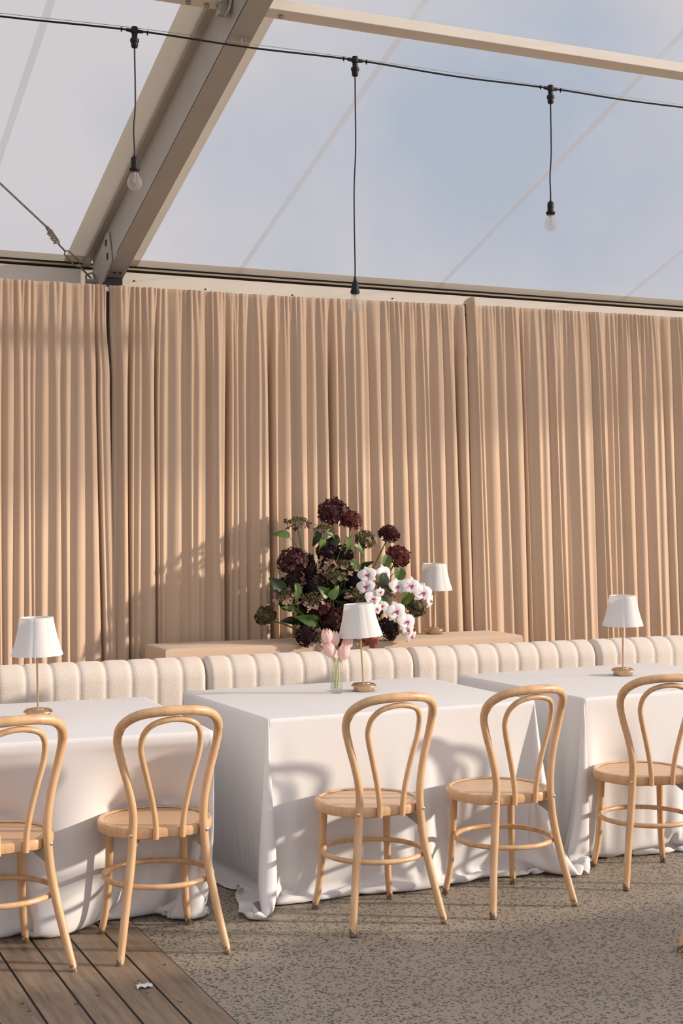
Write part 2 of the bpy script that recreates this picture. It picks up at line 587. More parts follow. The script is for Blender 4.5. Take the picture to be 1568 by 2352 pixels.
def struct(o, label=None):
    o['kind'] = 'structure'
    if label: o['label'] = label
    return o


# ------------------------------------------------------------------ the setting: floor, deck, roof, eave
mb = MB()
mb.add([(-8, -6, 0), (16, -6, 0), (16, 9, 0), (-8, 9, 0)], [(0, 1, 2, 3)])
struct(mb.build('floor', M['concrete'], smooth=False), 'grey-brown concrete floor with dark ground stones')

mb = MB()
EDGE, BW, GAP = 1.508, 0.135, 0.009
mb_gap = MB()
for k in range(30):
    x1 = EDGE - k * BW
    mb.box((x1 - BW + GAP, -3.0, 0.0005), (x1, 7.9, 0.004))
deck = struct(mb.build('timber_deck', M['deck'], smooth=False), 'weathered brown timber decking boards set flush with the concrete')
mb_gap.box((EDGE - 30 * BW, -3.0, 0.0002), (EDGE + 0.006, 7.9, 0.0012))
mb_gap.build('board_gap', M['dark'], deck, smooth=False)

mb = MB()
mb.box((-6, 8.0, 0), (14, 8.06, 2.95))
struct(mb.build('wall_back', M['cream'], smooth=False), 'cream vinyl wall of the marquee behind the drapes')

mb = MB()
mb.box((3.75, 2.80, 0.0), (14.0, 2.95, 1.17))  # unseen block, added to keep the low sun off the foreground floor
struct(mb.build('added_shade_wall', M['wall'], smooth=False, bevel=0.01), 'low plain wall added out of view at the right to shade the foreground floor')

SL = 0.35
def roofz(y, off=0.0):
    return 5.776 - SL * y - off

Y0, Y1 = 1.0, 7.95
def roof_strip(mb, xa, xb, ya=Y0, yb=Y1, off=0.0, n=1):
    for i in range(n):
        a = ya + (yb - ya) * i / n; b = ya + (yb - ya) * (i + 1) / n
        mb.add([(xa, a, roofz(a, off)), (xb, a, roofz(a, off)), (xb, b, roofz(b, off)), (xa, b, roofz(b, off))], [(0, 1, 2, 3)])

def membrane(xa, xb, seams, label):
    mb, ms = MB(), MB()
    e = [xa] + [q for s in seams for q in (s - 0.017, s + 0.017)] + [xb]
    for i in range(len(e) - 1):
        roof_strip(ms if i % 2 else mb, e[i], e[i + 1])
    o = struct(mb.build('ceiling', M['vinyl'], smooth=False), label)
    ms.build('weld_seam', M['weld'], o, smooth=False)
    h = MB()
    for a, b in ((xa, xa + 0.145), (xb - 0.105, xb)):
        roof_strip(h, a, b, off=0.004)
    roof_strip(h, xa, xb, 7.87, 7.955, 0.005)
    h.build('hem', M['hem'], o, smooth=False)
    return o

membrane(-2.96, 1.962, (-1.44, -0.06, 1.325), 'clear roof membrane left of the sloping beam')
membrane(2.138, 12.0, (2.90, 4.24, 5.63, 7.0, 8.4, 9.8), 'clear roof membrane right of the sloping beam')


def rafter(xc, label):
    """a sloping portal beam: hollow web, keder flanges at its top edge"""
    mb = MB()
    x0, x1 = xc - 0.05, xc + 0.05
    ya, yb = Y0, 7.60
    dz = 0.26
    mb.add([(x0, ya, roofz(ya, dz)), (x1, ya, roofz(ya, dz)), (x1, yb, roofz(yb, dz)), (x0, yb, roofz(yb, dz)),
            (x0, ya, roofz(ya)), (x1, ya, roofz(ya)), (x1, yb, roofz(yb)), (x0, yb, roofz(yb))],
           [(3, 2, 1, 0), (4, 5, 6, 7), (0, 1, 5, 4), (1, 2, 6, 5), (2, 3, 7, 6), (3, 0, 4, 7)])
    o = struct(mb.build('rafter', M['alu'], smooth=False), label)
    f = MB()
    for a, b in ((x0 - 0.038, x0 + 0.001), (x1 - 0.001, x1 + 0.038)):
        y = (ya, 7.93)
        f.add([(a, y[0], roofz(y[0], .03)), (b, y[0], roofz(y[0], .03)), (b, y[1], roofz(y[1], .03)), (a, y[1], roofz(y[1], .03)),
               (a, y[0], roofz(y[0], -.012)), (b, y[0], roofz(y[0], -.012)), (b, y[1], roofz(y[1], -.012)), (a, y[1], roofz(y[1], -.012))],
              [(3, 2, 1, 0), (4, 5, 6, 7), (0, 1, 5, 4), (1, 2, 6, 5), (2, 3, 7, 6), (3, 0, 4, 7)])
    f.build('keder_rail', M['alu'], o, smooth=False)
    g = MB()   # groove along the foot of the web
    g.add([(x0 - .0008, ya, roofz(ya, dz - .010)), (x0 - .0008, yb - .25, roofz(yb - .25, dz - .010)), (x0 - .0008, yb - .25, roofz(yb - .25, dz - .004)), (x0 - .0008, ya, roofz(ya, dz - .004))], [(0, 1, 2, 3)])
    g.build('groove', M['dark'], o, smooth=False)
    p = MB()   # bolted knee plate on the web
    poly = [(7.535, 3.087), (7.476, 3.083), (7.418, 2.921), (7.585, 2.829), (7.811, 2.80), (7.80, 2.949), (7.575, 3.053)]
    p.prism(poly, 'x', x0 - 0.012, x0 - 0.002)
    pl = p.build('knee_plate', M['alu'], o, smooth=False, bevel=0.002)
    q = MB()
    for (yy, zz) in ((7.52, 3.033), (7.493, 2.955)):
        q.box((x0 - .0135, yy - .016, zz - .018), (x0 - .012, yy + .016, zz + .018))
    q.build('bolt_slot', M['dark'], pl, smooth=False)
    k = MB()   # end socket and holes under the beam
    for xx in (xc - 0.012, xc + 0.02):
        k.lathe([(0.0, 0), (0.0085, 0), (0.0085, 0.006)], 12, (xx, 7.535, roofz(7.535, dz) - .004))
    k.build('bolt_hole', M['dark'], o, smooth=False)
    u = MB()   # upright leg
    u.prism([(7.598, 0), (7.86, 0), (7.86, roofz(7.86)), (7.598, roofz(7.598))], 'x', x0, x1)
    u.build('upright', M['alu_dark'], o, smooth=False)
    e = MB()
    e.box((x0 + .004, 7.585, 2.72), (x1 - .004, 7.602, roofz(7.6, dz) + .001))
    e.build('socket', M['dark'], o, smooth=False)
    hk = MB()
    yh = 5.58
    hk.tube(spline([(xc, yh, roofz(yh, dz)), (xc, yh, roofz(yh, dz) - .016), (xc + .004, yh + .006, roofz(yh, dz) - .03), (xc - .004, yh - .006, roofz(yh, dz) - .034)], 4), .0028, 6)
    hk.build('hook', M['steel'], o)
    return o


rafter(2.05, 'sloping aluminium roof beam crossing the upper left')


def purlin(xa, xb, label, hook_side):
    mb = MB()
    y, z, w, h = 5.55, 3.69, 0.095, 0.048
    ca, sa = math.cos(math.atan(SL)), math.sin(math.atan(SL))
    q = [(0, 0), (w, 0), (w, h), (0, h)]
    poly = [(y + a * ca + b * sa * .3, z - a * sa * .25 + b) for a, b in q]
    mb.prism(poly, 'x', xa, xb)
    o = struct(mb.build('purlin', M['cream'], smooth=False, bevel=0.003), label)
    b = MB()
    ends = [(xb, -1)] if hook_side == 'right' else [(xa, 1), (xb, -1)]
    for xe, s in ends:
        for k in (0.05, 0.13):
            b.lathe([(0, -.004), (0.011, -.004), (0.011, 0.002)], 12, (xe + s * k, y + .05, z - .012))
    b.build('bolt', M['steel'], o, smooth=False)
    if hook_side == 'right':
        c = MB()
        c.box((xb - .01, y + .01, z - .05), (xb + .03, y + .05, z + .05))
        c.tube(spline([(xb + .01, y + .0, z + .05), (xb + .035, y - .01, z + .02), (xb + .03, y, z - .03), (xb + .012, y, z - .065)], 4), .008, 6)
        c.build('bracket', M['steel'], o, smooth=False, bevel=.003)
    return o


purlin(-2.9, 1.955, 'cream roof purlin left of the sloping beam', 'right')
purlin(2.105, 6.0, 'cream roof purlin right of the sloping beam', 'both')


def eave(xa, xb, label):
    mb = MB()
    mb.box((xa, 7.93, 2.50), (xb, 7.99, 2.952))
    o = struct(mb.build('eave_beam', M['cream'], smooth=False), label)
    t = MB(); t.box((xa, 7.918, 2.966), (xb, 7.99, 2.976))
    t.build('lip', M['hem'], o, smooth=False)
    g = MB(); g.box((xa, 7.935, 2.952), (xb, 7.985, 2.990))
    g.build('track_gap', M['dark'], o, smooth=False)
    s = MB()
    x = xa + 0.21
    i = 0
    while x < xb:
        zz = 2.885 if i % 3 else 2.905
        s.lathe([(0, 0), (0.005, 0.0), (0.005, .002)], 8, (0, 0, 0))
        n = 16
        for j in range(len(s.v) - 24, len(s.v)):
            a, b, c = s.v[j]
            s.v[j] = (x + a, 7.929 - c, zz + b)
        x += 0.43 + 0.12 * ((i * 7) % 3)
        i += 1
    s.build('screw', M['dark'], o, smooth=False)
    return o


eave(-3.0, 2.05, 'cream eave beam left of the sloping beam')
eave(2.05, 12.0, 'cream eave beam right of the sloping beam')

# wind-brace cable at the knee of the beam
t = thing('brace_cable', (1.955, 7.72, 2.87), 0, 'steel wind-brace cable with turnbuckle running into the knee of the sloping beam', 'cable')
def rel(o, *p):
    l = o.location
    return [(a - l.x, b - l.y, c - l.z) for a, b, c in p]
A, B = Vector((1.317, 6.964, 3.219)), Vector((1.615, 7.285, 3.045))
C_, D_ = Vector((1.70, 7.40, 2.985)), Vector((1.955, 7.72, 2.87))
ext = A + (A - B) * 3.2
ext.z = roofz(ext.y, 0.11)
mb = MB(); mb.tube(rel(t, ext, B), 0.0055, 8); mb.build('cable', M['steel'], t)
mb = MB()
mb.tube(rel(t, B, B.lerp(C_, .25)), .010, 8)
for k in range(5):
    q = B.lerp(C_, .3 + k * .14)
    mb.tube(spline(rel(t, q + Vector((-.014, 0, -.010 + .004 * (k % 2))), q + Vector((0, -.012, .012)), q + Vector((.014, .0, -.008)), q + Vector((0, .012, -.004))), 4, True), .0042, 6, True)
mb.build('wire_clamp', M['steel'], t)
mb = MB()
mb.tube(rel(t, C_, C_.lerp(D_, .22)), .0048, 8)
c1, c2 = C_.lerp(D_, .22), C_.lerp(D_, .62)
side = Vector((.010, -.004, .010))
mb.tube(spline(rel(t, c1, c1.lerp(c2, .12) + side, c1.lerp(c2, .88) + side, c2, c1.lerp(c2, .88) - side, c1.lerp(c2, .12) - side), 5, True), .0042, 6, True)
mb.tube(rel(t, c2, D_), .0055, 8)
mb.build('turnbuckle', M['steel'], t)
mb = MB()
mb.tube(rel(t, D_ + Vector((-.03, 0, -.02)), D_ + Vector((.035, .0, -.02))), .014, 10)
mb.tube(spline(rel(t, D_ + Vector((-.022, 0, -.02)), D_ + Vector((-.03, -.01, .01)), D_ + Vector((0, -.02, .024)), D_ + Vector((.02, -.01, .01)), D_ + Vector((.02, 0, -.02))), 5), .006, 6)
mb.build('shackle', M['alu_dark'], t)

# ------------------------------------------------------------------ drapes
EDGES = [(1.30, ''), (1.36, 'D'), (1.42, ''), (1.475, ''), (1.526, ''), (1.569, ''), (1.594, 'D'), (1.656, 's'), (1.731, 's'), (1.777, 'D'), (1.849, 's'), (1.903, 'DD'), (1.934, ''), (1.981, 'P'),
         (2.009, ''), (2.088, 'DD'), (2.124, ''), (2.162, 's'), (2.233, 'DD'), (2.267, ''), (2.303, ''), (2.394, 's'), (2.519, ''), (2.635, 'DD'), (2.683, ''), (2.714, 'D'), (2.778, 's'),
         (2.889, 'DD'), (2.957, 'DD'), (3.041, 's'), (3.134, 'D'), (3.196, 's'), (3.271, 'D'), (3.331, ''), (3.383, 's'), (3.521, ''), (3.61, ''), (3.672, ''), (3.768, ''), (3.834, ''),
         (3.946, 's'), (4.019, ''), (4.101, 'D'), (4.185, 'P'), (4.3, ''), (4.393, 's'), (4.469, 's'), (4.555, 'D'), (4.588, ''), (4.741, ''), (4.86, ''), (5.061, ''), (5.174, 'D'),
         (5.282, 's'), (5.368, ''), (5.445, ''), (5.603, ''), (5.684, ''), (5.80, 'D'), (5.9, ''), (6.0, 'D'), (6.12, ''), (6.2, '')]
rng = np.random.RandomState(3)
pre = []
x = -0.6
while x < 1.24:
    pre.append((x, ['', 's', 'D', ''][rng.randint(4)])); x += rng.uniform(.05, .12)
EDGES = pre + EDGES
DEPTH = {'s': .020, '': .034, 'D': .046, 'DD': .055, 'P': .05}
TROUGH = {'DD': .040, 'D': .024, 'P': .03}


def curtain(xa, xb, name, label, top_bump=None, name_edge=''):
    eds = [e for e in EDGES if xa - 1e-6 <= e[0] <= xb + 1e-6]
    if eds[0][0] > xa + 1e-6: eds = [(xa, '')] + eds
    if eds[-1][0] < xb - 1e-6: eds = eds + [(xb, 'P')]
    xs, ds, gl = [], [], []
    for i in range(len(eds) - 1):
        a, ta = eds[i]; b, tb = eds[i + 1]
        w = b - a
        D = min(DEPTH[tb], 0.42 * w)
        tr = min(TROUGH.get(ta, 0.0) if i else 0.0, .45 * w)
        n = max(8, int(w / .0045))
        drop = min(.0075, .18 * w)
        for k in range(n):
            # columns are packed into the steep return of each fold
            t = k / n
            xx = a + w * t
            if tb == 's':
                g = .5 - .5 * math.cos(2 * PI * min(1, t * 1.0)) if t < .55 else (.5 - .5 * math.cos(2 * PI * (.5 + (t - .55) / .9)))
                g = max(0, g) ** .9
                d = D * g
            else:
                q = (xx - a - tr) / (w - tr - drop)
                if q <= 0: d = -.060 * math.sin(PI * min(1, max(0, (xx - a) / max(tr, 1e-4)))) ** .4
                elif q < .58: d = D * math.sin(.5 * PI * q / .58) ** (1.15 if tr == 0 else .7)
                elif q < 1: d = D * (1 - .42 * ((q - .58) / .42) ** 1.8)
                else: d = D * .58 * (1 - (q - 1) * (w - tr - drop) / drop)
            # secondary soft ripple inside broad folds
            if w > .1: d += .007 * math.sin(PI * t) * math.sin(3.1 * 2 * PI * t + i)
            xs.append(xx); ds.append(d); gl.append(i)
    xs.append(eds[-1][0]); ds.append(0.0); gl.append(len(eds) - 2)
    xs, ds = np.array(xs), np.array(ds)
    zs = np.concatenate([np.linspace(0, .9, 6), np.linspace(1.0, 2.3, 16), np.linspace(2.36, 2.79, 22)])
    rs = np.random.RandomState(int(abs(xa) * 1000) % 999)
    # small gathers where the fabric is threaded over the rail
    ph = np.cumsum(rs.uniform(.6, 1.9, len(xs)) * .42)
    clus = np.clip(np.interp(xs, np.arange(-1, 7, .09), rs.uniform(-.3, 1.5, len(np.arange(-1, 7, .09)))), .1, 1.4)
    gath = (np.abs(np.sin(ph)) ** .5 - .5) * .020 * clus + rs.normal(0, .0014, len(xs)) * clus
    gath = np.convolve(gath, [.25, .5, .25], 'same')
    jag = np.convolve(rs.normal(0, .004, len(xs)), np.ones(5) / 5, 'same')
    # a slow change along the height: each fold swings a little
    amp = np.convolve(rs.uniform(.8, 1.15, len(xs)), np.ones(31) / 31, 'same')
    drift = np.interp(xs, [2.6, 3.4, 4.3, 6], [0.0, .022, .034, .04])
    V = []
    for z in zs:
        f = min(1.0, max(0.0, (2.79 - z) / .55))
        k = .34 + .66 * (1 - (1 - f) ** 2)
        low = 1.0 + .25 * max(0, (1.4 - z) / 1.4)
        y = 7.432 - np.where(ds < 0, ds * f ** 1.5, ds * k * low) * (amp if z < 2.5 else 1) - gath * max(0, 1 - (2.79 - z) / .60) ** 1.4
        dz = 0
        x = xs + drift * (1.65 - z) + .006 * np.sin(xs * 37 + z * 1.3) * f
        zz = np.full(len(xs), z)
        if z > 2.785:
            sag = .030 * np.interp(xs, [1.2, 2.0, 2.1, 3.0, 4.15, 4.4, 6], [-.1, 0, 0, .1, .7, .9, 1.2])
            zz = zz + jag * .5 + sag
        elif z > 2.3:
            sag = .030 * np.interp(xs, [1.2, 2.0, 2.1, 3.0, 4.15, 4.4, 6], [-.1, 0, 0, .1, .7, .9, 1.2]) * (z - 2.3) / .49
            zz = zz + sag
        sm_ = min(1, max(0, (2.62 - z) / .35)); sm_ = sm_ * sm_ * (3 - 2 * sm_)
        if name_edge == 'r': x = x + sm_ * (.022 + .030 * max(0, 2.2 - z)) * np.clip(1 - (xb - xs) / .16, 0, 1) ** 1.5
        if name_edge == 'l': x = x + sm_ * .012 * np.clip(1 - (xs - xa) / .1, 0, 1); y = y + .02 * np.clip(1 - (xs - xa) / .06, 0, 1) + .022 * np.clip((xs - 4.175) / .02, 0, 1)
        if top_bump:
            b = np.exp(-((xs - top_bump) / .028) ** 4)
            zz = zz + b * .045 * max(0, (z - 2.6) / .19)
            y = y - b * .012
        V += list(zip(x.tolist(), y.tolist(), zz.tolist()))
    # turn the fabric back over the rail
    n = len(xs)
    V += [(p[0], p[1] + .02, p[2] + .004) for p in V[-n:]]
    V += [(p[0], 7.475, p[2] - .01) for p in V[-n:]]
    V += [(p[0], 7.478, p[2] - .16) for p in V[-n:]]
    rows = len(zs) + 3
    F = [(r * n + c, r * n + c + 1, (r + 1) * n + c + 1, (r + 1) * n + c) for r in range(rows - 1) for c in range(n - 1)]
    mb = MB(); mb.add(V, F)
    o = mb.build(name, M['curtain'], None, True, angle=180)
    return tag(o, label, 'curtain', 'tan drapes along the back')


curtain(-0.6, 1.962, 'curtain', 'tan pleated drape hanging left of the dark gap under the roof beam', None, 'r')
curtain(1.985, 4.225, 'curtain', 'tan pleated drape behind the flowers, between the two drape poles', None, 'l')
curtain(4.188, 6.2, 'curtain', 'tan pleated drape at the right, its first fold raised over a pole', 4.222)
for x, lab in ((1.974, 'slim pole in the dark gap between the left and middle drapes'), (4.222, 'slim drape pole under the raised fabric peak')):
    mb = MB()
    mb.tube([(x, 7.462, 0.0), (x, 7.462, 2.80)], 0.012, 10)
    o = mb.build('drape_pole', M['dark'])
    tag(o, lab, 'pole')
    c = MB(); c.tube([(x, 7.462, 2.76), (x, 7.462, 2.785)], .016, 12); c.build('white_cap', M['white'], o)
mb = MB(); mb.tube([(-0.6, 7.462, 2.745), (6.2, 7.462, 2.765)], .012, 8)
tag(mb.build('drape_rail', M['dark']), 'thin rail carrying the tan drapes', 'rail')

# ------------------------------------------------------------------ draped console behind the banquette
mb = MB()
def console(mb):
    x0, x1, y0, y1, z1 = 2.15, 4.262, 6.965, 7.330, .88
    n = []
    # rounded cloth box with slightly wavy skirt
    per = []
    for i in range(61): per.append((x0 + (x1 - x0) * i / 60, y0))
    for i in range(1, 13): per.append((x1, y0 + (y1 - y0) * i / 12))
    for i in range(1, 61): per.append((x1 - (x1 - x0) * i / 60, y1))
    for i in range(1, 12): per.append((x0, y1 - (y1 - y0) * i / 12))
    cx, cy = (x0 + x1) / 2, (y0 + y1) / 2
    m = len(per)
    V = []
    for z, ins in ((0.0, 0), (.4, 0), (.80, 0), (.865, .000), (.876, .003), (.88, .012)):
        for j, (a, b) in enumerate(per):
            w = .006 * math.sin(j * .9) * (1 - z / .88)
            ux = -1 if a <= x0 + 1e-6 else (1 if a >= x1 - 1e-6 else 0)
            uy = -1 if b <= y0 + 1e-6 else (1 if b >= y1 - 1e-6 else 0)
            V.append((a + ux * (w - ins), b + uy * (w - ins), z))
    F = [(r * m + j, r * m + (j + 1) % m, (r + 1) * m + (j + 1) % m, (r + 1) * m + j) for r in range(5) for j in range(m)]
    F.append(tuple(5 * m + j for j in range(m)))
    mb.add(V, F)
console(mb)
tag(mb.build('console', M['plinth'], angle=50), 'long low console covered in tan fabric behind the banquette, carrying the flowers', 'console')

# ------------------------------------------------------------------ banquette units
def banquette_back(w):
    mb = MB()
    nch, per = 9, 16
    yf, yb, zt, z0, rad = 0.0, 0.19, .86, .12, .095
    prof = []   # (y, z, ny, nz)
    for k in range(9): prof.append((yf, z0 + (zt - rad - z0) * k / 8, -1, 0))
    for k in range(1, 9):
        a = .5 * PI * k / 8
        prof.append((yf + rad - rad * math.cos(a), zt - rad + rad * math.sin(a), -math.cos(a), math.sin(a)))
    for k in range(1, 7):
        a = .5 * PI * k / 6
        prof.append((yb - rad + rad * math.sin(a), zt - rad + rad * math.cos(a), math.sin(a), math.cos(a)))
    for k in range(1, 5): prof.append((yb, zt - rad - (zt - rad - z0) * k / 4, 1, 0))
    cols = nch * per + 1
    V = []
    for c in range(cols):
        t = (c % per) / per
        u = abs(2 * t - 1)
        b = .0085 * (1 - u ** 6) - .004
        if c in (0, cols - 1): b = -.012
        x = w * c / (cols - 1)
        e = min(x, w - x)
        if e < .03: b -= .022 * (1 - e / .03) ** 2
        for (y, z, ny, nz) in prof:
            V.append((x, y + ny * b, z + nz * b * 1.0))
    n = len(prof)
    F = [(c * n + k, (c + 1) * n + k, (c + 1) * n + k + 1, c * n + k + 1) for c in range(cols - 1) for k in range(n - 1)]
    F.append(tuple(range(n))[::-1] if False else tuple(range(n)))
    F.append(tuple((cols - 1) * n + k for k in range(n))[::-1])
    mb.add(V, F)
    return mb


UX = [1.122, 2.268, 3.405, 4.555]
def make_banquette(w, label):
    t = thing('banquette', (0, 0, 0), 0, label, 'banquette', 'channel-tufted banquette units')
    banquette_back(w).build('backrest', M['boucle'], t, angle=70)
    mb = MB(); mb.box((.006, -.20, .13), (w - .006, -.012, .45))
    mb.build('seat', M['boucle'], t, bevel=.04, angle=60)
    mb = MB(); mb.box((.03, -.18, 0.0), (w - .03, .17, .118))
    mb.build('base', M['dark'], t, smooth=False)
    return t
LB = ['cream channel-tufted banquette behind the left table, leftmost in the row',
      'cream channel-tufted banquette under the left half of the flowers, second from the left',
      'cream channel-tufted banquette right of the tulips, third from the left',
      'cream channel-tufted banquette behind the right-hand lamp, last at the right']
b0 = make_banquette(1.142, LB[0])
b0.location = (UX[0], 6.64, 0)
for k in (1, 2, 3):
    copy_tree(b0, (UX[k], 6.64, 0), 0, LB[k])

# ------------------------------------------------------------------ tables under cloths: a small cloth simulation
def drape(w, d, top, seed, chairs=(), steps=260, over=.048, wedge=.62, h=.025):
    """a cloth skirt hung from the table rim, let fall and settle on the floor"""
    hx, hy = w / 2, d / 2
    rg = np.random.RandomState(seed)
    K, rc = 14, .012
    base, nrm, dh0, cor = [], [], [], []
    def edge(p, q, n):
        m = max(4, int(math.hypot(q[0] - p[0], q[1] - p[1]) / h))
        m += m % 2
        for i in range(m):
            f = i / m
            base.append((p[0] + (q[0] - p[0]) * f, p[1] + (q[1] - p[1]) * f)); nrm.append(n); cor.append(0)
    def corner(c, a0):
        for i in range(K):
            a = a0 + .5 * PI * i / K
            base.append((c[0] + rc * math.cos(a), c[1] + rc * math.sin(a))); nrm.append((math.cos(a), math.sin(a))); cor.append(1)
    ix, iy = hx - rc, hy - rc
    edge((-ix, -hy), (ix, -hy), (0, -1)); corner((ix, -iy), -.5 * PI)
    edge((hx, -iy), (hx, iy), (1, 0)); corner((ix, iy), 0)
    edge((ix, hy), (-ix, hy), (0, 1)); corner((-ix, iy), .5 * PI)
    edge((-hx, iy), (-hx, -iy), (-1, 0)); corner((-ix, -iy), PI)
    base, nrm, cor = np.array(base), np.array(nrm), np.array(cor)
    n = len(base)
    L = top + over
    rows = int(L / h) + 1
    dv = L / (rows - 1)
    t = np.arange(rows) * dv
    nb = np.roll(base, -1, 0) - base
    d0 = np.sqrt((nb ** 2).sum(1))
    rest_h = d0[None, :] * (1 + .035 * t[:, None] * (1 - cor[None, :])) + cor[None, :] * wedge * t[:, None] / K
    # start: skirt hanging, each corner's surplus folded outwards as a fin
    P = np.zeros((rows, n, 3))
    P[..., 0] = base[None, :, 0]; P[..., 1] = base[None, :, 1]
    P[..., 2] = np.maximum(top - t[:, None], .008)
    dia = 0
    i = 0
    while i < n:
        if cor[i]:
            q = (np.arange(K) + .5) / K
            fin = (1 - np.abs(2 * q - 1))
            dg = nrm[i:i + K].mean(0); dg /= np.linalg.norm(dg)
            P[:, i:i + K, :2] += (wedge * .46 * t[:, None] * fin[None, :])[..., None] * dg[None, None, :]
            P[:, i:i + K, :2] += (.10 * t[:, None] * (q - .5)[None, :])[..., None] * np.array([-dg[1], dg[0]])
            i += K
        else:
            i += 1
    s_ = np.arange(n) * h
    rip = (.010 * np.sin(s_ * 7.3 + seed) + .007 * np.sin(s_ * 15.1 + seed * 3))[None, :] * np.minimum(t[:, None] * 1.6, 1) * (1 - cor[None, :])
    P[..., :2] += rip[..., None] * nrm[None] + (.012 * t[:, None])[..., None] * nrm[None]
    P[1:] += rg.normal(0, .002, P[1:].shape)
    pin = P[0].copy()
    prev = P.copy()
    ev, od = np.arange(0, n, 2), np.arange(1, n, 2)
    hp = [(ev, (ev + 1) % n), (od, (od + 1) % n)]
    diag_rest = np.sqrt(rest_h[:-1] ** 2 + dv ** 2)
    bp = [(np.arange(o, n, 4), (np.arange(o, n, 4) + 2) % n) for o in range(4)] if n % 4 == 0 else [(np.arange(o, n - 3, 4), np.arange(o, n - 3, 4) + 2) for o in range(4)]
    rest_b = rest_h + np.roll(rest_h, -1, 1)
    def fix(A, B, rest, k, wa=.5, wb=.5):
        D = B - A
        l = np.sqrt((D * D).sum(-1)) + 1e-9
        C = D * ((l - rest) / l * k)[..., None]
        return A + C * wa, B - C * wb
    dt2 = (1 / 60) ** 2
    for s in range(steps):
        vel = (P - prev) * (.96 if s < steps * .6 else .85)
        prev = P.copy()
        P = P + vel
        P[..., 2] -= 9.8 * dt2 * .6
        for it in range(9):
            for a, b in hp:
                P[:, a], P[:, b] = fix(P[:, a], P[:, b], rest_h[:, a], 1.0)
            for o in (0, 1):
                u, v = np.s_[o:rows - 1:2], np.s_[o + 1:rows:2]
                P[u], P[v] = fix(P[u], P[v], dv, 1.0)
            for o in (0, 1):
                u, v = np.arange(o, rows - 1, 2), np.arange(o + 1, rows, 2)
                A, B = P[u], np.roll(P[v], -1, 1)
                A, B = fix(A, B, diag_rest[u], .35)
                P[u] = A; P[v] = np.roll(B, 1, 1)
                A, B = np.roll(P[u], -1, 1), P[v]
                A, B = fix(A, B, diag_rest[u], .35)
                P[u] = np.roll(A, 1, 1); P[v] = B
            if it % 3 == 0:
                for a, b in bp:
                    P[:, a], P[:, b] = fix(P[:, a], P[:, b], rest_b[:, a], .10)
                for o in range(4):
                    u = np.arange(o, rows - 2, 4)
                    P[u], P[u + 2] = fix(P[u], P[u + 2], 2 * dv, .14)
            x, y, z = P[..., 0], P[..., 1], P[..., 2]
            m = (z > top - .045) & (np.abs(x) < hx - .001) & (np.abs(y) < hy - .001)
            bx, by = hx - np.abs(x), hy - np.abs(y)
            mx_ = m & (bx < by); my_ = m & ~(bx < by)
            x[mx_] = np.sign(x[mx_]) * (hx - .001); y[my_] = np.sign(y[my_]) * (hy - .001)
            for (cx, cy, r) in chairs:
                dx = x - cx
                inside = (np.abs(dx) < r) & (z < .475)
                lim = cy + np.sqrt(np.maximum(r * r - dx * dx, 0))
                q = inside & (y < lim) & (y > cy - .1)
                y[q] = lim[q]
            fl = z < .007
            z[fl] = .007
            P[..., 0][fl] = prev[..., 0][fl] * .75 + P[..., 0][fl] * .25
            P[..., 1][fl] = prev[..., 1][fl] * .75 + P[..., 1][fl] * .25
            P[0] = pin
    # refine once with a cubic in both directions
    def up(Q, ax, per):
        if per:
            a, b, c, e = np.roll(Q, 1, ax), Q, np.roll(Q, -1, ax), np.roll(Q, -2, ax)
            mid = (-a + 9 * b + 9 * c - e) / 16
            out = np.empty((Q.shape[0], Q.shape[1] * 2, 3)); out[:, 0::2] = Q; out[:, 1::2] = mid
            return out
        b, c = Q[:-1], Q[1:]
        a = np.concatenate([Q[:1], Q[:-2]]); e = np.concatenate([Q[2:], Q[-1:]])
        mid = (-a + 9 * b + 9 * c - e) / 16
        out = np.empty((Q.shape[0] * 2 - 1, Q.shape[1], 3)); out[0::2] = Q; out[1::2] = mid
        return out
    Q = up(up(P, 1, True), 0, False)
    Q[..., 2] = np.maximum(Q[..., 2], .004)
    rows2, n2 = Q.shape[0], Q.shape[1]
    # smooth shoulder onto the flat top
    rim = up(P[:1], 1, True)[0]
    sh = []
    for ins, dz in ((.004, .0022), (.012, .0035)):
        f = 1 - ins / np.maximum(np.hypot(rim[:, 0], rim[:, 1]), .05)
        sh.append(np.stack([rim[:, 0] * (1 - ins / hx), rim[:, 1] * (1 - ins / hy), np.full(n2, top + dz)], 1))
    V = np.concatenate([sh[1][None], sh[0][None], Q]).reshape(-1, 3)
    R_ = rows2 + 2
    F = [(r * n2 + c, (r + 1) * n2 + c, (r + 1) * n2 + (c + 1) % n2, r * n2 + (c + 1) % n2) for r in range(R_ - 1) for c in range(n2)]
    F.append(tuple(range(n2)))
    mb = MB(); mb.add(V.tolist(), F)
    return mb


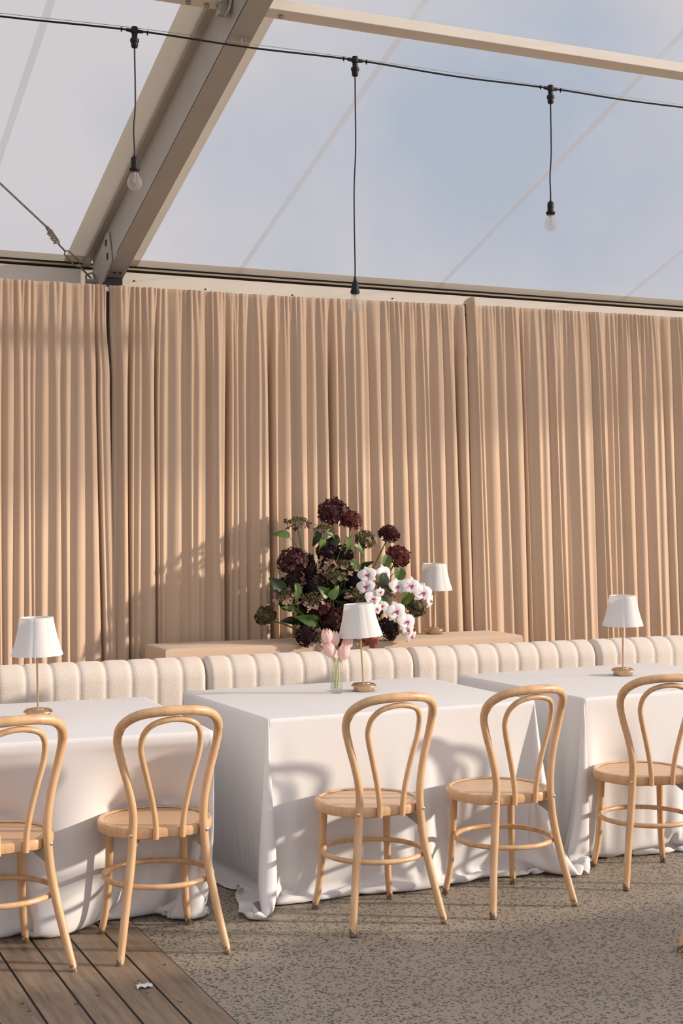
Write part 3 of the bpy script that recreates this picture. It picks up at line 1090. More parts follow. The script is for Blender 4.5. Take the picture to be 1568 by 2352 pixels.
TOP = .752
CH = [(0.935, 5.075, R(8.1)), (1.53, 5.091, R(-1.6)), (2.40, 5.086, R(1.6)), (2.986, 5.078, R(3.2)), (3.765, 5.161, R(-10.6))]
TABLES = [(1.15, 5.67, R(-2.2), 1.28, 1.06, 11, 'white floor-length tablecloth on the left table, standing half over the timber deck'),
          (2.68, 5.82, R(2.0), 1.28, .99, 12, 'white floor-length tablecloth on the middle table, under the tulip vase'),
          (4.165, 5.88, R(4.4), 1.27, 1.02, 13, 'white floor-length tablecloth on the right table, cut off by the picture edge')]
for (cx, cy, rz, w, d, seed, lab) in TABLES:
    cyl = []
    for (x, y, r) in CH:
        dx, dy = x - cx, y - cy
        cyl.append((dx * math.cos(-rz) - dy * math.sin(-rz), dx * math.sin(-rz) + dy * math.cos(-rz), .226))
    mbc = drape(w, d, TOP, seed, cyl)
    o = mbc.build('tablecloth', M['cloth'], None, True, angle=180)
    o.location = (cx, cy, 0); o.rotation_euler = (0, 0, rz)
    tag(o, lab, 'tablecloth', 'floor-length white tablecloths')

# ------------------------------------------------------------------ bentwood chairs
def make_chair(label):
    t = thing('bentwood_chair', (0, 0, 0), 0, label, 'chair', 'bentwood chairs along the tables')
    # seat: round ring frame with a slightly sunken panel
    mb = MB()
    mb.lathe([(0.0, .417), (.185, .417), (.203, .415), (.2095, .420), (.211, .430), (.211, .446), (.208, .453), (.201, .4555), (.192, .455), (.187, .4505)], 72)
    flat = lambda m: [(x, max(y, -(math.hypot(x, y) - .024)) if y < 0 and math.hypot(x, y) > .15 else y, z) for x, y, z in m.v]
    mb.v = flat(mb)
    mb.build('seat_ring', M['wood'], t)
    mb = MB(); mb.lathe([(.1885, .4490), (.10, .4492), (0.0005, .4492)], 72)
    mb.v = flat(mb)
    mb.build('seat_panel', M['seat'], t)
    # outer hoop: one bent rod from foot to foot
    half = [(.197, -.266, 0.0), (.181, -.243, .09), (.160, -.215, .21), (.141, -.195, .33), (.1315, -.187, .44), (.1310, -.187, .52), (.1460, -.181, .61), (.1700, -.177, .70),
            (.1850, -.181, .775), (.1750, -.209, .830), (.134, -.246, .866), (.072, -.273, .881)]
    path = half + [(0, -.2825, .8845)] + [(-x, y, z) for x, y, z in reversed(half)]
    pts = spline(path, 6)
    rad = []
    for p in pts:
        z = p.z
        rad.append(.0138 + .0022 * min(1, z / .3) if z < .44 else (.016 - .0015 * math.sin(PI * min(1, (z - .44) / .35)) + (.0015 if z > .80 else 0)))
    mb = MB(); mb.tube(pts, rad, 14)
    mb.build('back_hoop', M['wood'], t)
    # inner hoop
    half = [(.049, -.197, .418), (.0505, -.1985, .47), (.0610, -.200, .54), (.0820, -.204, .63), (.1030, -.211, .71), (.1090, -.217, .755), (.1010, -.236, .803), (.070, -.259, .838)]
    path = half + [(0, -.2700, .853)] + [(-x, y, z) for x, y, z in reversed(half)]
    mb = MB(); mb.tube(spline(path, 6), .0108, 12)
    mb.build('inner_hoop', M['wood'], t)
    for s in (-1, 1):
        mb = MB()
        pts = spline([(s * .140, .112, .417), (s * .143, .1135, .33), (s * .147, .1165, .21), (s * .155, .123, .10), (s * .170, .136, 0.0)], 6)
        mb.tube(pts, [.0160 - .0030 * (1 - p.z / .42) for p in pts], 14)
        mb.build('leg', M['wood'], t)
    mb = MB()
    n = 64
    mb.tube([(.196 * math.cos(2 * PI * k / n), -.044 + .196 * math.sin(2 * PI * k / n), .255) for k in range(n)], .0105, 10, True)
    mb.build('ring_stretcher', M['wood'], t)
    for s in (-1, 1):
        mb = MB()
        c = Vector((s * .1315, -.187, .437))
        d = Vector((s * .55, -.80, 0)).normalized()
        mb.tube([c + d * .010, c + d * .0185, c + d * .0205], [.0062, .0062, .003], 10)
        mb.build('bolt', M['bolt'], t)
        mb = MB()
        mb.add([(s * .118, -.176, .418), (s * .08, -.12, .418), (s * .124, -.180, .372), (s * .121, -.182, .418), (s * .083, -.124, .418), (s * .127, -.184, .372)],
               [(0, 1, 2), (5, 4, 3), (0, 3, 4, 1), (1, 4, 5, 2), (2, 5, 3, 0)])
        mb.build('bracket', M['alu_dark'], t, smooth=False)
    return t


CL = ['light beech bentwood chair at the left table, cut off by the picture edge',
      'light beech bentwood chair standing half on the deck, half on the concrete',
      'light beech bentwood chair at the middle table, straight in front of its lamp',
      'light beech bentwood chair at the right half of the middle table',
      'light beech bentwood chair at the right table',
      'bentwood chair of which one foot shows at the lower right picture edge']
ch0 = make_chair(CL[0])
ch0.location = (CH[0][0], CH[0][1], 0); ch0.rotation_euler = (0, 0, CH[0][2])
for (x, y, r), lab in zip(CH[1:] + [(3.502, 4.016, R(205))], CL[1:]):
    copy_tree(ch0, (x, y, 0), r, lab)

# ------------------------------------------------------------------ table lamps
def make_lamp(label, tilt=0.0):
    t = thing('table_lamp', (0, 0, 0), 0, label, 'lamp', 'brass table lamps with white shades')
    mb = MB()
    mb.lathe([(0, 0.0), (.0475, 0.0), (.0485, .002), (.0485, .022), (.0545, .0225), (.0585, .0235), (.0580, .0265), (.0500, .0345), (.0485, .0355), (.0300, .0355), (.0285, .0385), (.0, .0390)], 48)
    mb.build('base', M['brass'], t, angle=30)
    d = Vector((-math.sin(tilt), 0, math.cos(tilt)))
    mb = MB()
    mb.tube([d * .036, d * .30], .0042, 12)
    mb.build('stem', M['brass'], t)
    mb = MB(); mb.tube([d * .245, d * .252, d * .292], [.009, .0125, .0125], 14)
    mb.build('lamp_holder', M['brass'], t)
    q = Matrix.Rotation(-tilt, 3, 'Y')
    def lobed(a, f):
        return 1 + .040 * abs(math.cos(4 * a)) ** .8 + .0022 * math.sin(56 * a) * (.5 + .5 * math.sin(3 * a + 1)) - .026
    prof_o = [(.103 + (.066 - .103) * k / 10 - .004 * math.sin(PI * k / 10), .252 + .152 * k / 10) for k in range(11)]
    prof_i = [(r - .002, z) for r, z in reversed(prof_o)]
    mb = MB(); mb.lathe(prof_o + prof_i + [prof_o[0]], 224, (0, 0, 0), lobed)
    mb.v = [tuple(q @ Vector(p)) for p in mb.v]
    sh = mb.build('lamp_shade', M['shade'], t, angle=180)
    mb = MB()
    for k in range(3):
        a = 2 * PI * k / 3
        mb.tube([(0, 0, .296), (.063 * math.cos(a), .063 * math.sin(a), .392)], .0013, 5)
    mb.v = [tuple(q @ Vector(p)) for p in mb.v]
    mb.build('wire_spider', M['brass'], sh)
    return t


LL = ['brass table lamp with pleated white shade on the left table',
      'brass table lamp with slightly tilted white shade beside the pink tulips',
      'brass table lamp with pleated white shade on the right table',
      'brass table lamp with white shade on the tan console behind the orchids']
lamp0 = make_lamp(LL[0], R(1.0))
lamp0.location = (1.232, 5.715, TOP + .004)
copy_tree(lamp0, (4.244, 5.975, TOP + .004), R(40), LL[2])
copy_tree(lamp0, (3.835, 7.235, .881), R(75), LL[3])
lt = make_lamp(LL[1], R(3.6))
lt.location = (2.785, 5.945, TOP + .004); lt.rotation_euler = (0, 0, R(-24))

# ------------------------------------------------------------------ tulips in a glass vase
VX, VY, VZ = 2.640, 5.93, TOP + .004
vase = thing('glass_vase', (VX, VY, VZ), 0, 'small clear faceted glass vase holding pink tulips on the middle table', 'vase')
mb = MB()
o8 = lambda r: r
mb.lathe([(0.0005, 0.0), (.027, 0.0), (.029, .003), (.029, .160), (.0275, .162), (.0262, .160), (.0262, .018), (.0005, .014)], 10)
mb.build('glass', M['glass'], vase, smooth=False)
mb = MB(); mb.lathe([(0.0005, .0145), (.0255, .0185), (.0255, .095), (.0005, .095)], 10)
mb.build('water', thin_glass('clear_water', (.985, .99, .975, 1), 0.01, .25), vase, smooth=False)


def tulip_head(axis, size, open_=0.0):
    mb = MB()
    rq = Vector((0, 0, 1)).rotation_difference(axis)
    for k in range(6):
        inner = k % 2
        a0 = 2 * PI * k / 6
        nu, nv = 7, 9
        V = []
        for j in range(nv):
            v = j / (nv - 1)
            rr = (.39 if inner else .44) * math.sin(PI * min(1, .08 + v * .80)) ** .62 * (1 - .25 * v * (1 - open_))
            wv = math.sin(PI * min(1, .06 + .90 * v)) ** .6 * 1.15
            for i in range(nu):
                u = (i / (nu - 1) - .5) * 2
                ang = a0 + u * wv * .62
                r2 = rr * (1 - .05 * u * u)
                z = v * (.98 if inner else 1.0) - .06 * (u * u) * v
                V.append(rq @ Vector((r2 * math.cos(ang) * size, r2 * math.sin(ang) * size, z * size)))
        F = [(j * nu + i, j * nu + i + 1, (j + 1) * nu + i + 1, (j + 1) * nu + i) for j in range(nv - 1) for i in range(nu - 1)]
        mb.add(V, F)
    return mb


TU = [((2.588, 5.915, .990), (-.22, -.35, .85), .070, .3, 'pale pink tulip with its cup tipped open towards the viewer, highest in the vase'),
      ((2.634, 5.945, .968), (.05, .10, 1), .072, 0, 'pale pink tulip standing upright in the middle of the vase'),
      ((2.606, 5.905, .926), (-.42, -.15, .9), .074, 0, 'pale pink tulip leaning left, lowest at the left of the vase'),
      ((2.652, 5.895, .911), (.10, -.30, .9), .076, 0, 'pale pink tulip nodding forward, lowest at the front of the vase'),
      ((2.690, 5.955, .950), (.48, .05, .85), .070, 0, 'pale pink tulip leaning right, towards the lamp')]
for i, (p, ax, sz, op, lab) in enumerate(TU):
    base = Vector((VX + .008 * math.cos(i * 1.3), VY + .008 * math.sin(i * 1.3), VZ + .021))
    tt = thing('tulip', base, 0, lab, 'tulip', 'pink tulips in the vase')
    ax = Vector(ax).normalized()
    p = Vector(p)
    hd = tulip_head(ax, sz, op)
    hd.v = [tuple(Vector(v) + p - base) for v in hd.v]
    hd.build('flower_head', M['tulip'], tt, angle=180)
    neck = Vector((VX, VY, VZ + .155)) + Vector((p.x - VX, p.y - VY, 0)).normalized() * .015
    mb = MB()
    mb.tube(spline([(0, 0, 0), (neck - base) * .5 + Vector((.004 * math.sin(i * 2), .004 * math.cos(i * 2), 0)), neck - base, p - base - ax * .012, p - base + ax * .004], 5), .0042, 8)
    mb.build('stem', M['tulip_stem'], tt)

# ------------------------------------------------------------------ the flower arrangement
def rand_dir(rg):
    v = rg.normal(size=3); return Vector(v / np.linalg.norm(v))


def floret(mb, c, n, size, rg, petals=4):
    """a four-petalled floret: one island"""
    n = n.normalized()
    ref = rand_dir(rg)
    a = (ref - n * ref.dot(n)).normalized(); b = n.cross(a)
    V = [c]
    F = []
    for k in range(petals):
        t0 = 2 * PI * k / petals
        d = a * math.cos(t0) + b * math.sin(t0)
        e = -a * math.sin(t0) + b * math.cos(t0)
        l = size * rg.uniform(.85, 1.1)
        lift = rg.uniform(-.15, .45)
        o = len(V)
        V += [c + d * l * .35 + e * l * .36 + n * l * lift * .25, c + d * l * .85 + e * l * .40 + n * l * (lift * .8 + rg.uniform(-.1, .1)),
              c + d * l * 1.05 + n * l * lift, c + d * l * .85 - e * l * .40 + n * l * (lift * .8 + rg.uniform(-.1, .1)), c + d * l * .35 - e * l * .36 + n * l * lift * .25]
        F += [(0, o, o + 1, o + 2), (0, o + 2, o + 3, o + 4)]
    mb.add(V, F)


def mophead(r, rg, size=.017, squash=.85, dense=1.0):
    mb = MB()
    n = int(95 * (r / .07) ** 2 * (.017 / size) ** 2 * .8 * dense)
    for i in range(n):
        z = 1 - 1.75 * (i + .5) / n
        a = i * 2.39996
        q = math.sqrt(max(0, 1 - z * z))
        d = Vector((q * math.cos(a), q * math.sin(a), z))
        rr = r * rg.uniform(.82, 1.05) - size * .3
        floret(mb, Vector((d.x * rr, d.y * rr, d.z * rr * squash)), d + rand_dir(rg) * .45, size * rg.uniform(.8, 1.15), rg)
    return mb


def lacecap(r, rg):
    """a flat cluster of tiny buds"""
    mb = MB()
    n = 170
    for i in range(n):
        q = math.sqrt((i + .5) / n)
        a = i * 2.39996
        h = .5 * r * math.sqrt(max(0, 1 - q * q * .9))
        c = Vector((q * r * .95 * math.cos(a), q * r * .95 * math.sin(a), h + rg.uniform(-.16, .12) * r))
        s = rg.uniform(.0022, .0042)
        mb.add([c + Vector((s, 0, 0)), c + Vector((0, s, 0)), c + Vector((-s, 0, 0)), c + Vector((0, -s, 0)), c + Vector((0, 0, s * 1.2)), c + Vector((0, 0, -s * 3.4))],
               [(0, 1, 4), (1, 2, 4), (2, 3, 4), (3, 0, 4), (1, 0, 5), (2, 1, 5), (3, 2, 5), (0, 3, 5)])
    return mb


def leaf_mesh(l, w, rg, fold=.45, droop=.55):
    mb = MB()
    nu, nv = 8, 10
    V = []
    for j in range(nv + 1):
        v = j / nv
        hw = w * .5 * (math.sin(PI * min(1, v ** .72)) ** .75) * (1 if j % 2 else .965) if 0 < j < nv else .0008
        for i in range(nu + 1):
            u = (i / nu - .5) * 2
            x = u * hw
            z = fold * abs(x) - droop * l * v * v + .03 * l * math.sin(v * 9 + abs(u) * 2) * abs(u)
            V.append((x, v * l, z))
    F = [(j * (nu + 1) + i, j * (nu + 1) + i + 1, (j + 1) * (nu + 1) + i + 1, (j + 1) * (nu + 1) + i) for j in range(nv) for i in range(nu)]
    mb.add(V, F)
    return mb


def orient(mb, y_axis, z_axis, loc):
    y = Vector(y_axis).normalized(); z = Vector(z_axis)
    z = (z - y * z.dot(y)).normalized(); x = y.cross(z)
    m = Matrix((x, y, z)).transposed()
    mb.v = [tuple(m @ Vector(p) + Vector(loc)) for p in mb.v]


BASE = Vector((3.16, 7.10, .885))
GRP = 'hydrangea stems of the flower arrangement'
# name, centre, radius, kind, colour, label
HY = [((3.187, 7.20, 1.579), .092, 'm', 'f_burgundy', 'large burgundy hydrangea head at the very top of the arrangement'),
      ((3.279, 7.16, 1.535), .066, 'm', 'f_red', 'red-tipped burgundy hydrangea tucked against the right of the topmost head'),
      ((2.967, 7.18, 1.510), .066, 'l', 'f_burgundy', 'flat lacecap hydrangea with dusky petals, alone at the upper left on a bare stem'),
      ((3.100, 7.12, 1.478), .056, 'l', 'f_green', 'small brown-green lacecap hydrangea just below the topmost head'),
      ((3.339, 7.10, 1.425), .060, 'm', 'f_green', 'loose green and rose hydrangea right below the topmost head'),
      ((2.896, 7.08, 1.316), .086, 'm', 'f_burgundy', 'big round burgundy hydrangea at the left, level with the middle of the arrangement'),
      ((3.213, 7.14, 1.345), .064, 'm', 'f_dark', 'dark maroon hydrangea in the centre, above the dried pale one'),
      ((3.074, 7.05, 1.287), .060, 'd', 'f_pink', 'dried pale brown hydrangea with open skeletal petals in the centre'),
      ((3.510, 7.16, 1.458), .062, 'm', 'f_burgundy', 'round burgundy hydrangea on a tall stem at the upper right'),
      ((3.547, 7.12, 1.333), .074, 'm', 'f_red', 'red-brown hydrangea ball directly under the upper right one'),
      ((3.268, 7.08, 1.223), .070, 'm', 'f_dark', 'dark burgundy hydrangea left of the highest orchid bloom'),
      ((3.116, 7.00, 1.230), .052, 'l', 'f_green', 'olive lacecap hydrangea with one pink floret in the middle'),
      ((3.014, 7.06, 1.195), .066, 'm', 'f_dark', 'almost black hydrangea above the paired green leaves'),
      ((2.818, 7.00, 1.128), .052, 'l', 'f_pink', 'lacecap hydrangea with pink florets hanging at the left edge'),
      ((2.777, 7.18, 1.022), .060, 'm', 'f_olive', 'pale green and burgundy hydrangea low at the far left, close to the drape'),
      ((2.959, 6.98, 1.105), .058, 'l', 'f_pink', 'brown-green budded hydrangea below the paired green leaves'),
      ((3.225, 6.95, 1.115), .060, 'l', 'f_pink', 'brown budded hydrangea just above the middle lamp shade'),
      ((3.107, 6.98, 1.002), .088, 'm', 'f_burgundy', 'large burgundy hydrangea half hidden by the left of the middle lamp shade'),
      ((2.920, 6.95, .925), .062, 'm', 'f_dark', 'dark hydrangea low at the left, resting near the console'),
      ((2.976, 6.91, .912), .050, 'l', 'f_pink', 'olive budded hydrangea directly behind the tulips'),
      ((3.415, 6.98, .940), .068, 'm', 'f_dark', 'dark burgundy hydrangea low at the right of the middle lamp shade'),
      ((3.285, 6.925, .892), .046, 'm', 'f_coral', 'coral-red hydrangea peeping out under the middle lamp shade'),
      ((3.633, 7.08, 1.051), .066, 'm', 'f_olive', 'olive and maroon hydrangea at the right, below the arching orchids'),
      ((3.399, 6.97, 1.150), .046, 'l', 'f_burgundy', 'brown budded hydrangea in the middle of the white orchids'),
      ((3.212, 7.12, 1.113), .072, 'm', 'f_dark', 'dark hydrangea in the shaded heart of the arrangement, behind the brown buds'),
      ((3.100, 7.10, 1.365), .062, 'm', 'f_dark', 'dark hydrangea between the big left burgundy head and the tall central leaves'),
      ((3.190, 7.05, 1.280), .056, 'l', 'f_pink', 'brown lacecap hydrangea right of the dried pale one'),
      ((2.985, 7.10, 1.275), .060, 'm', 'f_dark', 'dark hydrangea filling in right of the big left burgundy head'),
      ((2.900, 7.05, 1.215), .058, 'm', 'f_dark', 'dark hydrangea tucked under the big left burgundy head'),
      ((3.020, 7.00, 1.075), .062, 'm', 'f_burgundy', 'burgundy hydrangea just above the large low one, behind the tulip tops'),
      ((3.360, 7.08, 1.060), .070, 'm', 'f_dark', 'dark hydrangea in shade behind the white orchids'),
      ((3.140, 6.95, .905), .060, 'm', 'f_dark', 'dark hydrangea at the foot of the arrangement, between tulips and lamp shade'),
      ((3.091, 7.12, 1.060), .064, 'm', 'f_dark', 'dark hydrangea in shade between the budded heads at the lower left')]
hyd = []
for i, (c, r, kind, colr, lab) in enumerate(HY):
    rg = np.random.RandomState(100 + i)
    c = Vector(c)
    b = BASE + Vector(((c.x - BASE.x) * .30, (c.y - 7.10) * .3, 0))
    t = thing('hydrangea', b, 0, lab, 'flower', GRP)
    up = (c - (b + Vector((0, 0, -.15)))).normalized() + Vector((-.05, -.45, .25))
    up.normalize()
    rq = Vector((0, 0, 1)).rotation_difference(up)
    if kind == 'm':
        mb = mophead(r, rg)
    elif kind == 'd':
        mb = mophead(r, rg, .022, .9, .55)
    else:
        mb = lacecap(r, rg)
    mb.v = [tuple(rq @ Vector(p) + c - b) for p in mb.v]
    hd = mb.build('flower_head', M[colr] if kind != 'l' else M['buds'], t, smooth=False)
    if kind == 'l':
        for k in range(9):
            fm = MB()
            a = 2 * PI * k / 9 + rg.uniform(-.3, .3)
            q = r * rg.uniform(.9, 1.18)
            floret(fm, rq @ Vector((q * math.cos(a), q * math.sin(a), .12 * r * rg.uniform(-1, 3))) + c - b, rq @ Vector((.5 * math.cos(a), .5 * math.sin(a), 1)) + rand_dir(rg) * .3, .017, rg)
            fm.build('floret', M[colr], hd, smooth=False)
    sm = MB()
    under = c - up * r * .55
    midp = b.lerp(under, .55) + Vector((.015 * math.sin(i * 2.1), .01, .02))
    sm.tube(spline([Vector((0, 0, 0)), midp - b, under - b, c - b], 6), [.0045] * 19, 7)
    sm.build('stem', M['stem'], t)
    hyd.append((c, b, t))

LEAVES = [((2.855, 7.13, 1.461), (-1, -.1, .25), .095, .050), ((3.061, 7.06, 1.401), (.1, -.3, -1), .082, .060), ((3.111, 7.06, 1.463), (1, -.2, -.05), .070, .045), ((3.197, 7.03, 1.40), (.15, -.2, -1), .098, .060),
          ((3.137, 7.08, 1.424), (-.8, -.2, -.3), .080, .060), ((3.283, 7.03, 1.38), (1, -.1, -.35), .105, .050), ((3.253, 7.02, 1.286), (.9, -.3, -.65), .105, .055), ((3.027, 6.95, 1.154), (-.6, -.4, .55), .078, .060),
          ((3.082, 6.95, 1.149), (.7, -.4, .5), .078, .062), ((2.879, 6.96, 1.158), (.35, -.4, -1), .100, .060), ((2.939, 6.95, 1.006), (-.9, -.3, .2), .105, .070), ((3.507, 7.02, 1.229), (-.3, -.35, -1), .092, .066),
          ((2.789, 7.02, 1.190), (-.6, -.2, .7), .105, .080), ((3.364, 6.93, 1.203), (-.15, -.35, -1), .100, .085), ((2.955, 6.96, .920), (-.5, -.3, -.5), .090, .060), ((3.445, 7.06, 1.303), (-.3, -.3, -.9), .090, .060),
          ((3.366, 6.93, 1.091), (.3, -.4, -.9), .075, .060), ((2.855, 6.98, 1.066), (-.4, -.3, .6), .085, .060), ((3.035, 7.08, 1.440), (-.3, -.2, -.9), .09, .05), ((3.56, 7.04, 1.10), (-.5, -.3, -.8), .085, .06)]
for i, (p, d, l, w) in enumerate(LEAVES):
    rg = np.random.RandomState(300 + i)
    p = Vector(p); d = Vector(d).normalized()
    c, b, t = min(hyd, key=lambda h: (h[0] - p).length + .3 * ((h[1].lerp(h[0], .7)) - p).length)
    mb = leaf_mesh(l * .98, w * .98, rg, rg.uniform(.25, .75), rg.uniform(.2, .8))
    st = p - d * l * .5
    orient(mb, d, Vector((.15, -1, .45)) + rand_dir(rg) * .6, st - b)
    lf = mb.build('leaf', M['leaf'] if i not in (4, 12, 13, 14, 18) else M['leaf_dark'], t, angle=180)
    sm = MB()
    j = b.lerp(c, .62)
    sm.tube(spline([j - b, (j.lerp(st, .6) - b) + Vector((0, 0, .01)), st - b + d * .01], 4), .002, 6)
    sm.build('leaf_stalk', M['stem'], lf)

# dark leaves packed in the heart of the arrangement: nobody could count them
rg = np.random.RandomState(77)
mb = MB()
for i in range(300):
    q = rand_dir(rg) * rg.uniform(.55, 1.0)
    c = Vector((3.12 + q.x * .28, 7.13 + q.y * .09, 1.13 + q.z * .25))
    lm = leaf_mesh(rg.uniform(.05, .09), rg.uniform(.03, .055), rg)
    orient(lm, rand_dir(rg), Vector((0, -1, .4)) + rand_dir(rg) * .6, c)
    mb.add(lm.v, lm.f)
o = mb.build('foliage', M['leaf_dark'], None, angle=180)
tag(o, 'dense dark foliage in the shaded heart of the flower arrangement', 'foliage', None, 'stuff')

# orchids
def orchid_bloom(size, rg):
    """petal mesh in a local frame: face looks along +z, up is +y"""
    mb, lip, bl = MB(), MB(), []
    def petal(ang, length, width, zt, kind):
        nu, nv = 6, 7
        V = []
        ca, sa = math.cos(ang), math.sin(ang)
        for j in range(nv + 1):
            v = j / nv
            hw = width * .5 * math.sin(PI * min(1, .05 + .93 * v ** (.62 if kind else .8))) ** (.55 if kind else .8)
            for i in range(nu + 1):
                u = (i / nu - .5) * 2
                x, y = u * hw, v * length
                z = zt + .10 * length * math.sin(PI * v) - .06 * length * u * u * v - .05 * length * v * v
                V.append((x * ca - y * sa, x * sa + y * ca, z))
                bl.append((max(0, .56 - .62 * v) * max(0, 1 - 1.1 * abs(u)) + .02) if kind else (.10 if v < .25 else 0))
        mb.add(V, [(j * (nu + 1) + i, j * (nu + 1) + i + 1, (j + 1) * (nu + 1) + i + 1, (j + 1) * (nu + 1) + i) for j in range(nv) for i in range(nu)])
    s = size
    for a in (0, R(128), R(-128)): petal(a, s * .50, s * .34, 0, 0)
    for a in (R(72), R(-72)): petal(a, s * .52, s * .60, s * .03, 1)
    # lip: a small three-lobed tongue with column
    for a, l, w, zz in ((R(180), .16, .09, .08), (R(115), .11, .05, .09), (R(-115), .11, .05, .09)):
        ca, sa = math.cos(a), math.sin(a)
        V = []
        for j in range(5):
            v = j / 4
            hw = w * .5 * math.sin(PI * (.15 + .75 * v)) * s
            for i in range(3):
                u = i - 1
                x, y = u * hw, v * l * s
                V.append((x * ca - y * sa, x * sa + y * ca, (zz + .10 * math.sin(PI * v)) * s))
        lip.add(V, [(j * 3 + i, j * 3 + i + 1, (j + 1) * 3 + i + 1, (j + 1) * 3 + i) for j in range(4) for i in range(2)])
    lip.tube([(0, .01 * s, .05 * s), (0, .02 * s, .12 * s)], .022 * s, 6)
    return mb, lip, bl


SPR = [('orchid_spray', 'spray of white magenta-throated orchids, upper left, nearest the dark hydrangeas',
        [((3.271, 6.94, 1.238), .088, (-.25, -1, .15)), ((3.385, 6.97, 1.244), .090, (.3, -1, .35)), ((3.259, 6.93, 1.176), .085, (-.35, -1, .25)), ((3.289, 6.91, 1.112), .090, (.1, -1, .1)), ((3.327, 6.90, 1.148), .050, (.25, -1, -.1)), ((3.308, 6.905, 1.058), .070, (.3, -1, -.2))]),
       ('orchid_spray', 'spray of white orchids arching right in front of the console lamp',
        [((3.454, 6.95, 1.172), .085, (.15, -1, .1)), ((3.528, 6.93, 1.175), .094, (-.2, -1, .2)), ((3.595, 6.92, 1.135), .100, (-.05, -1, .1)), ((3.652, 6.94, 1.090), .080, (.75, -1, -.1))]),
       ('orchid_spray', 'spray of white orchids trailing down right of the middle lamp shade',
        [((3.349, 6.925, 1.070), .070, (-.1, -1, .3)), ((3.427, 6.91, 1.039), .100, (-.15, -1, .2)), ((3.486, 6.90, .982), .096, (.05, -1, .15)), ((3.500, 6.915, .935), .080, (.45, -1, -.1)), ((3.515, 6.90, .903), .070, (.55, -1, -.45))])]
for si, (nm, lab, bl) in enumerate(SPR):
    rg = np.random.RandomState(500 + si)
    b = Vector((3.36, 7.05, .885))
    t = thing(nm, b, 0, lab, 'orchid', 'white orchid sprays of the arrangement')
    ctrs = [Vector(p) for p, s, n in bl]
    order = ctrs if si else [ctrs[5], ctrs[4], ctrs[3], ctrs[2], ctrs[0], ctrs[1]]
    sm = MB()
    first = order[0] + Vector((0, .04, .0))
    lift = b.lerp(first, .5) + Vector((0, .03, .05))
    sm.tube(spline([Vector((0, 0, 0)), lift - b] + [q + Vector((0, .028, .008)) - b for q in order], 5), .003, 7)
    sm.build('stem', M['stem'], t)
    for (p, s, n) in bl:
        pm, lp, bo = orchid_bloom(s * 1.2, rg)
        n = Vector(n) + rand_dir(rg) * .12
        upv = Vector((rg.uniform(-.25, .25), 0, 1))
        upv = upv - n.normalized() * upv.dot(n.normalized())
        for q in (pm, lp):
            orient(q, upv, n, Vector((0, 0, 0)))
        bo_o = pm.build('orchid_bloom', M['orchid'], t, angle=180)
        at = bo_o.data.attributes.new('blotch', 'FLOAT', 'POINT')
        at.data.foreach_set('value', bo)
        bo_o.location = Vector(p) - b
        lp.build('lip', M['lip'], bo_o, angle=180)
    if si:
        bm_ = MB()
        for k in range(3):
            e = order[min(1 + k, len(order) - 1)] + Vector((rg.uniform(-.03, .03), .01, rg.uniform(.035, .055)))
            bm_.lathe([(0, -.014), (.006, -.008), (.0075, 0), (.0045, .010), (0, .015)], 8, tuple(e - b))
        bm_.build('bud', M['orchid'], t)

# ------------------------------------------------------------------ festoon lights
SY = 5.58
st = thing('string_light_cable', (1.592, SY, 3.53), 0, 'black festoon cable with three T sockets strung below the roof', 'string light')
def L3(x, y, z): return (x - 1.592, y - SY, z - 3.53)
xs = [-1.4, -.4, .60, 1.055, 1.592, 2.08, 2.572, 3.07, 3.563, 4.0, 4.55, 5.2, 6.2]
zs = [3.53, 3.52, 3.505, 3.508, 3.527, 3.524, 3.535, 3.526, 3.533, 3.528, 3.535, 3.53, 3.54]
mb = MB(); mb.tube([L3(p.x, p.y, p.z) for p in spline([(x, SY, z) for x, z in zip(xs, zs)], 6)], .0042, 8)
mb.build('cable', M['black'], st)
PEND = [(1.592, 3.527, 3.020, 'r', 'hanging light bulb on a black cord, leftmost, in front of the sloping beam'),
        (2.572, 3.535, 2.591, 'c', 'hanging light bulb on the longest black cord, its bulb in front of the drape top'),
        (3.563, 3.533, 3.014, 'r', 'hanging light bulb on a black cord, rightmost, against the blue sky')]
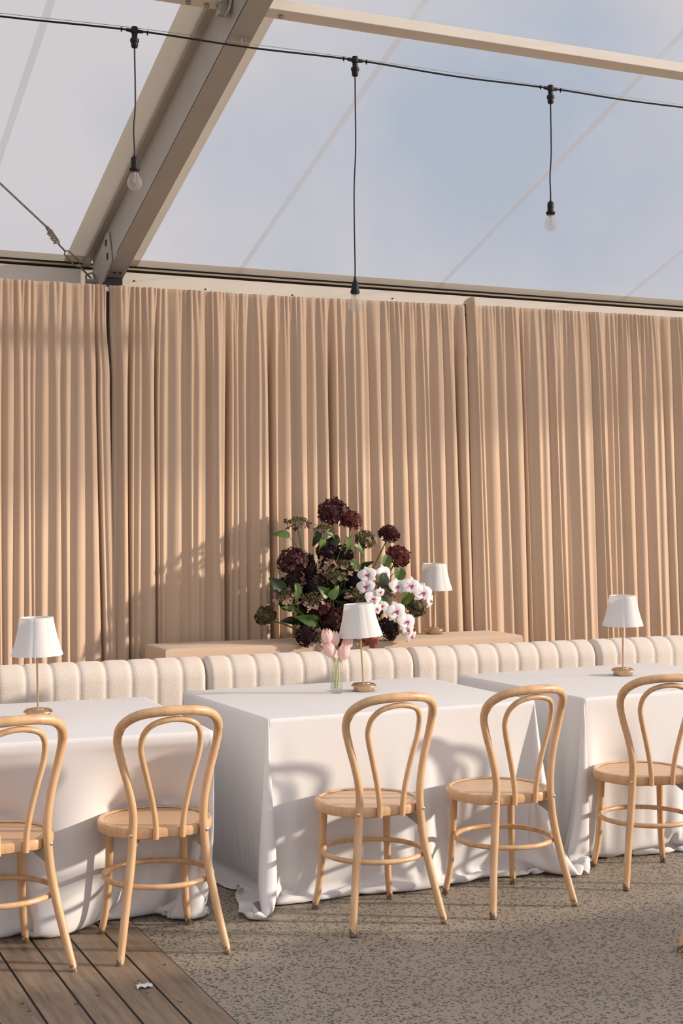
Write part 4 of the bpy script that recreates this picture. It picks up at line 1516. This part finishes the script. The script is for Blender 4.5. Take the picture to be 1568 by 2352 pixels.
for i, (x, z, zh, kind, lab) in enumerate(PEND):
    mb = MB()
    # T-shaped weatherproof socket, its nut and two cable glands
    mb.lathe([(0, .014), (.0125, .014), (.0135, .006), (.0145, -.010), (.0115, -.014), (.0115, -.030), (.0125, -.033), (.0178, -.034), (.0178, -.046), (.0145, -.048), (.0142, -.056), (.0138, -.064), (.011, -.070), (0, -.070)], 18, L3(x, SY, z))
    for s in (-1, 1):
        mb.tube([L3(x + s * .008, SY, z - .002), L3(x + s * .034, SY, z - .001), L3(x + s * .036, SY, z - .001)], [.0085, .0068, .005], 10)
        mb.tube([L3(x + s * .052, SY, z), L3(x + s * .056, SY, z)], [.0075, .0075], 8)
        mb.tube([L3(x + s * .054, SY, z + .003), L3(x + s * .054, SY, z - .012)], .003, 6)
    mb.build('socket', M['black'], st, angle=35)
    t = thing('pendant_bulb', (x, SY, z - .068), 0, lab, 'light bulb', 'bulbs hanging from the festoon cable')
    l = zh - (z - .068)
    mb = MB()
    k = .010
    mb.tube(spline([(0, 0, .01), (.001, 0, l * .12), (k * .3, 0, l * .35), (-k * .4 if i == 1 else k * .3, 0, l * .55), (-k * .3, 0, l * .75), (0, 0, l * .92), (0, 0, l)], 6), .0033, 8)
    mb.build('cord', M['black'], t)
    mb = MB()
    if kind == 'r':
        prof = [(0, .006), (.0048, .006), (.0048, -.002), (.012, -.004), (.0150, -.012), (.0152, -.030), (.0142, -.031), (.0150, -.045), (.0150, -.048), (.0215, -.050), (.0218, -.056), (.0175, -.064), (0, -.064)]
    else:
        prof = [(0, .006), (.0062, .006), (.0062, -.006), (.0095, -.012), (.0140, -.022), (.0165, -.034), (.0172, -.050), (.0205, -.052), (.0205, -.062), (.0172, -.064), (.0170, -.068), (0, -.068)]
    mb.lathe(prof, 22, (0, 0, l))
    mb.build('bulb_holder', M['black'], t, angle=35)
    mb = MB()
    z0 = l - .062
    if kind == 'r':
        prof = [(.014, 0), (.0150, -.006), (.0165, -.012), (.0215, -.022), (.0275, -.034), (.0298, -.045), (.0290, -.055), (.0240, -.066), (.0150, -.0735), (.0005, -.0765)]
    else:
        prof = [(.016, 0), (.0165, -.010), (.0180, -.018), (.0235, -.027), (.0285, -.038), (.0298, -.048), (.0285, -.060), (.0225, -.072), (.0130, -.078), (.0005, -.080)]
    mb.lathe(prof, 28, (0, 0, z0))
    g = mb.build('glass_bulb', M['bulb'], t, angle=180)
    mb = MB()
    for s in (-1, 1):
        mb.tube([(s * .0045, 0, z0 - .018), (s * .002, 0, z0 - .046)], .0012, 6)
    mb.tube([(0, 0, z0), (0, 0, z0 - .016)], [.006, .003], 8)
    mb.build('filament', M['filament'], g)

mb = MB()
wx = [-1.4, .6, 1.592, 2.05, 2.572, 3.563, 4.6, 6.2]
wz = [3.545, 3.515, 3.538, 3.540, 3.543, 3.541, 3.547, 3.55]
mb.tube(spline([(x, SY, z) for x, z in zip(wx, wz)], 6), .0013, 6)
tag(mb.build('support_wire', M['steel']), 'thin steel wire running just above the festoon cable', 'wire')

# ------------------------------------------------------------------ scrap of paper on the deck
rg = np.random.RandomState(5)
mb = MB()
V = []
for j in range(5):
    for i in range(7):
        V.append((1.312 + i * .0085 + rg.uniform(-.002, .002), 4.562 + j * .0085 + .004 * math.sin(i) + rg.uniform(-.002, .002), .006 + .008 * abs(math.sin(i * 1.1 + j * .7)) + rg.uniform(0, .003)))
mb.add(V, [(j * 7 + i, j * 7 + i + 1, (j + 1) * 7 + i + 1, (j + 1) * 7 + i) for j in range(4) for i in range(6)])
sc = mb.build('paper_scrap', M['paper'], None, angle=180)
sd = sc.modifiers.new('thick', 'SOLIDIFY'); sd.thickness = .0008
tag(sc, 'tiny crumpled white scrap lying on the deck boards', 'paper scrap')
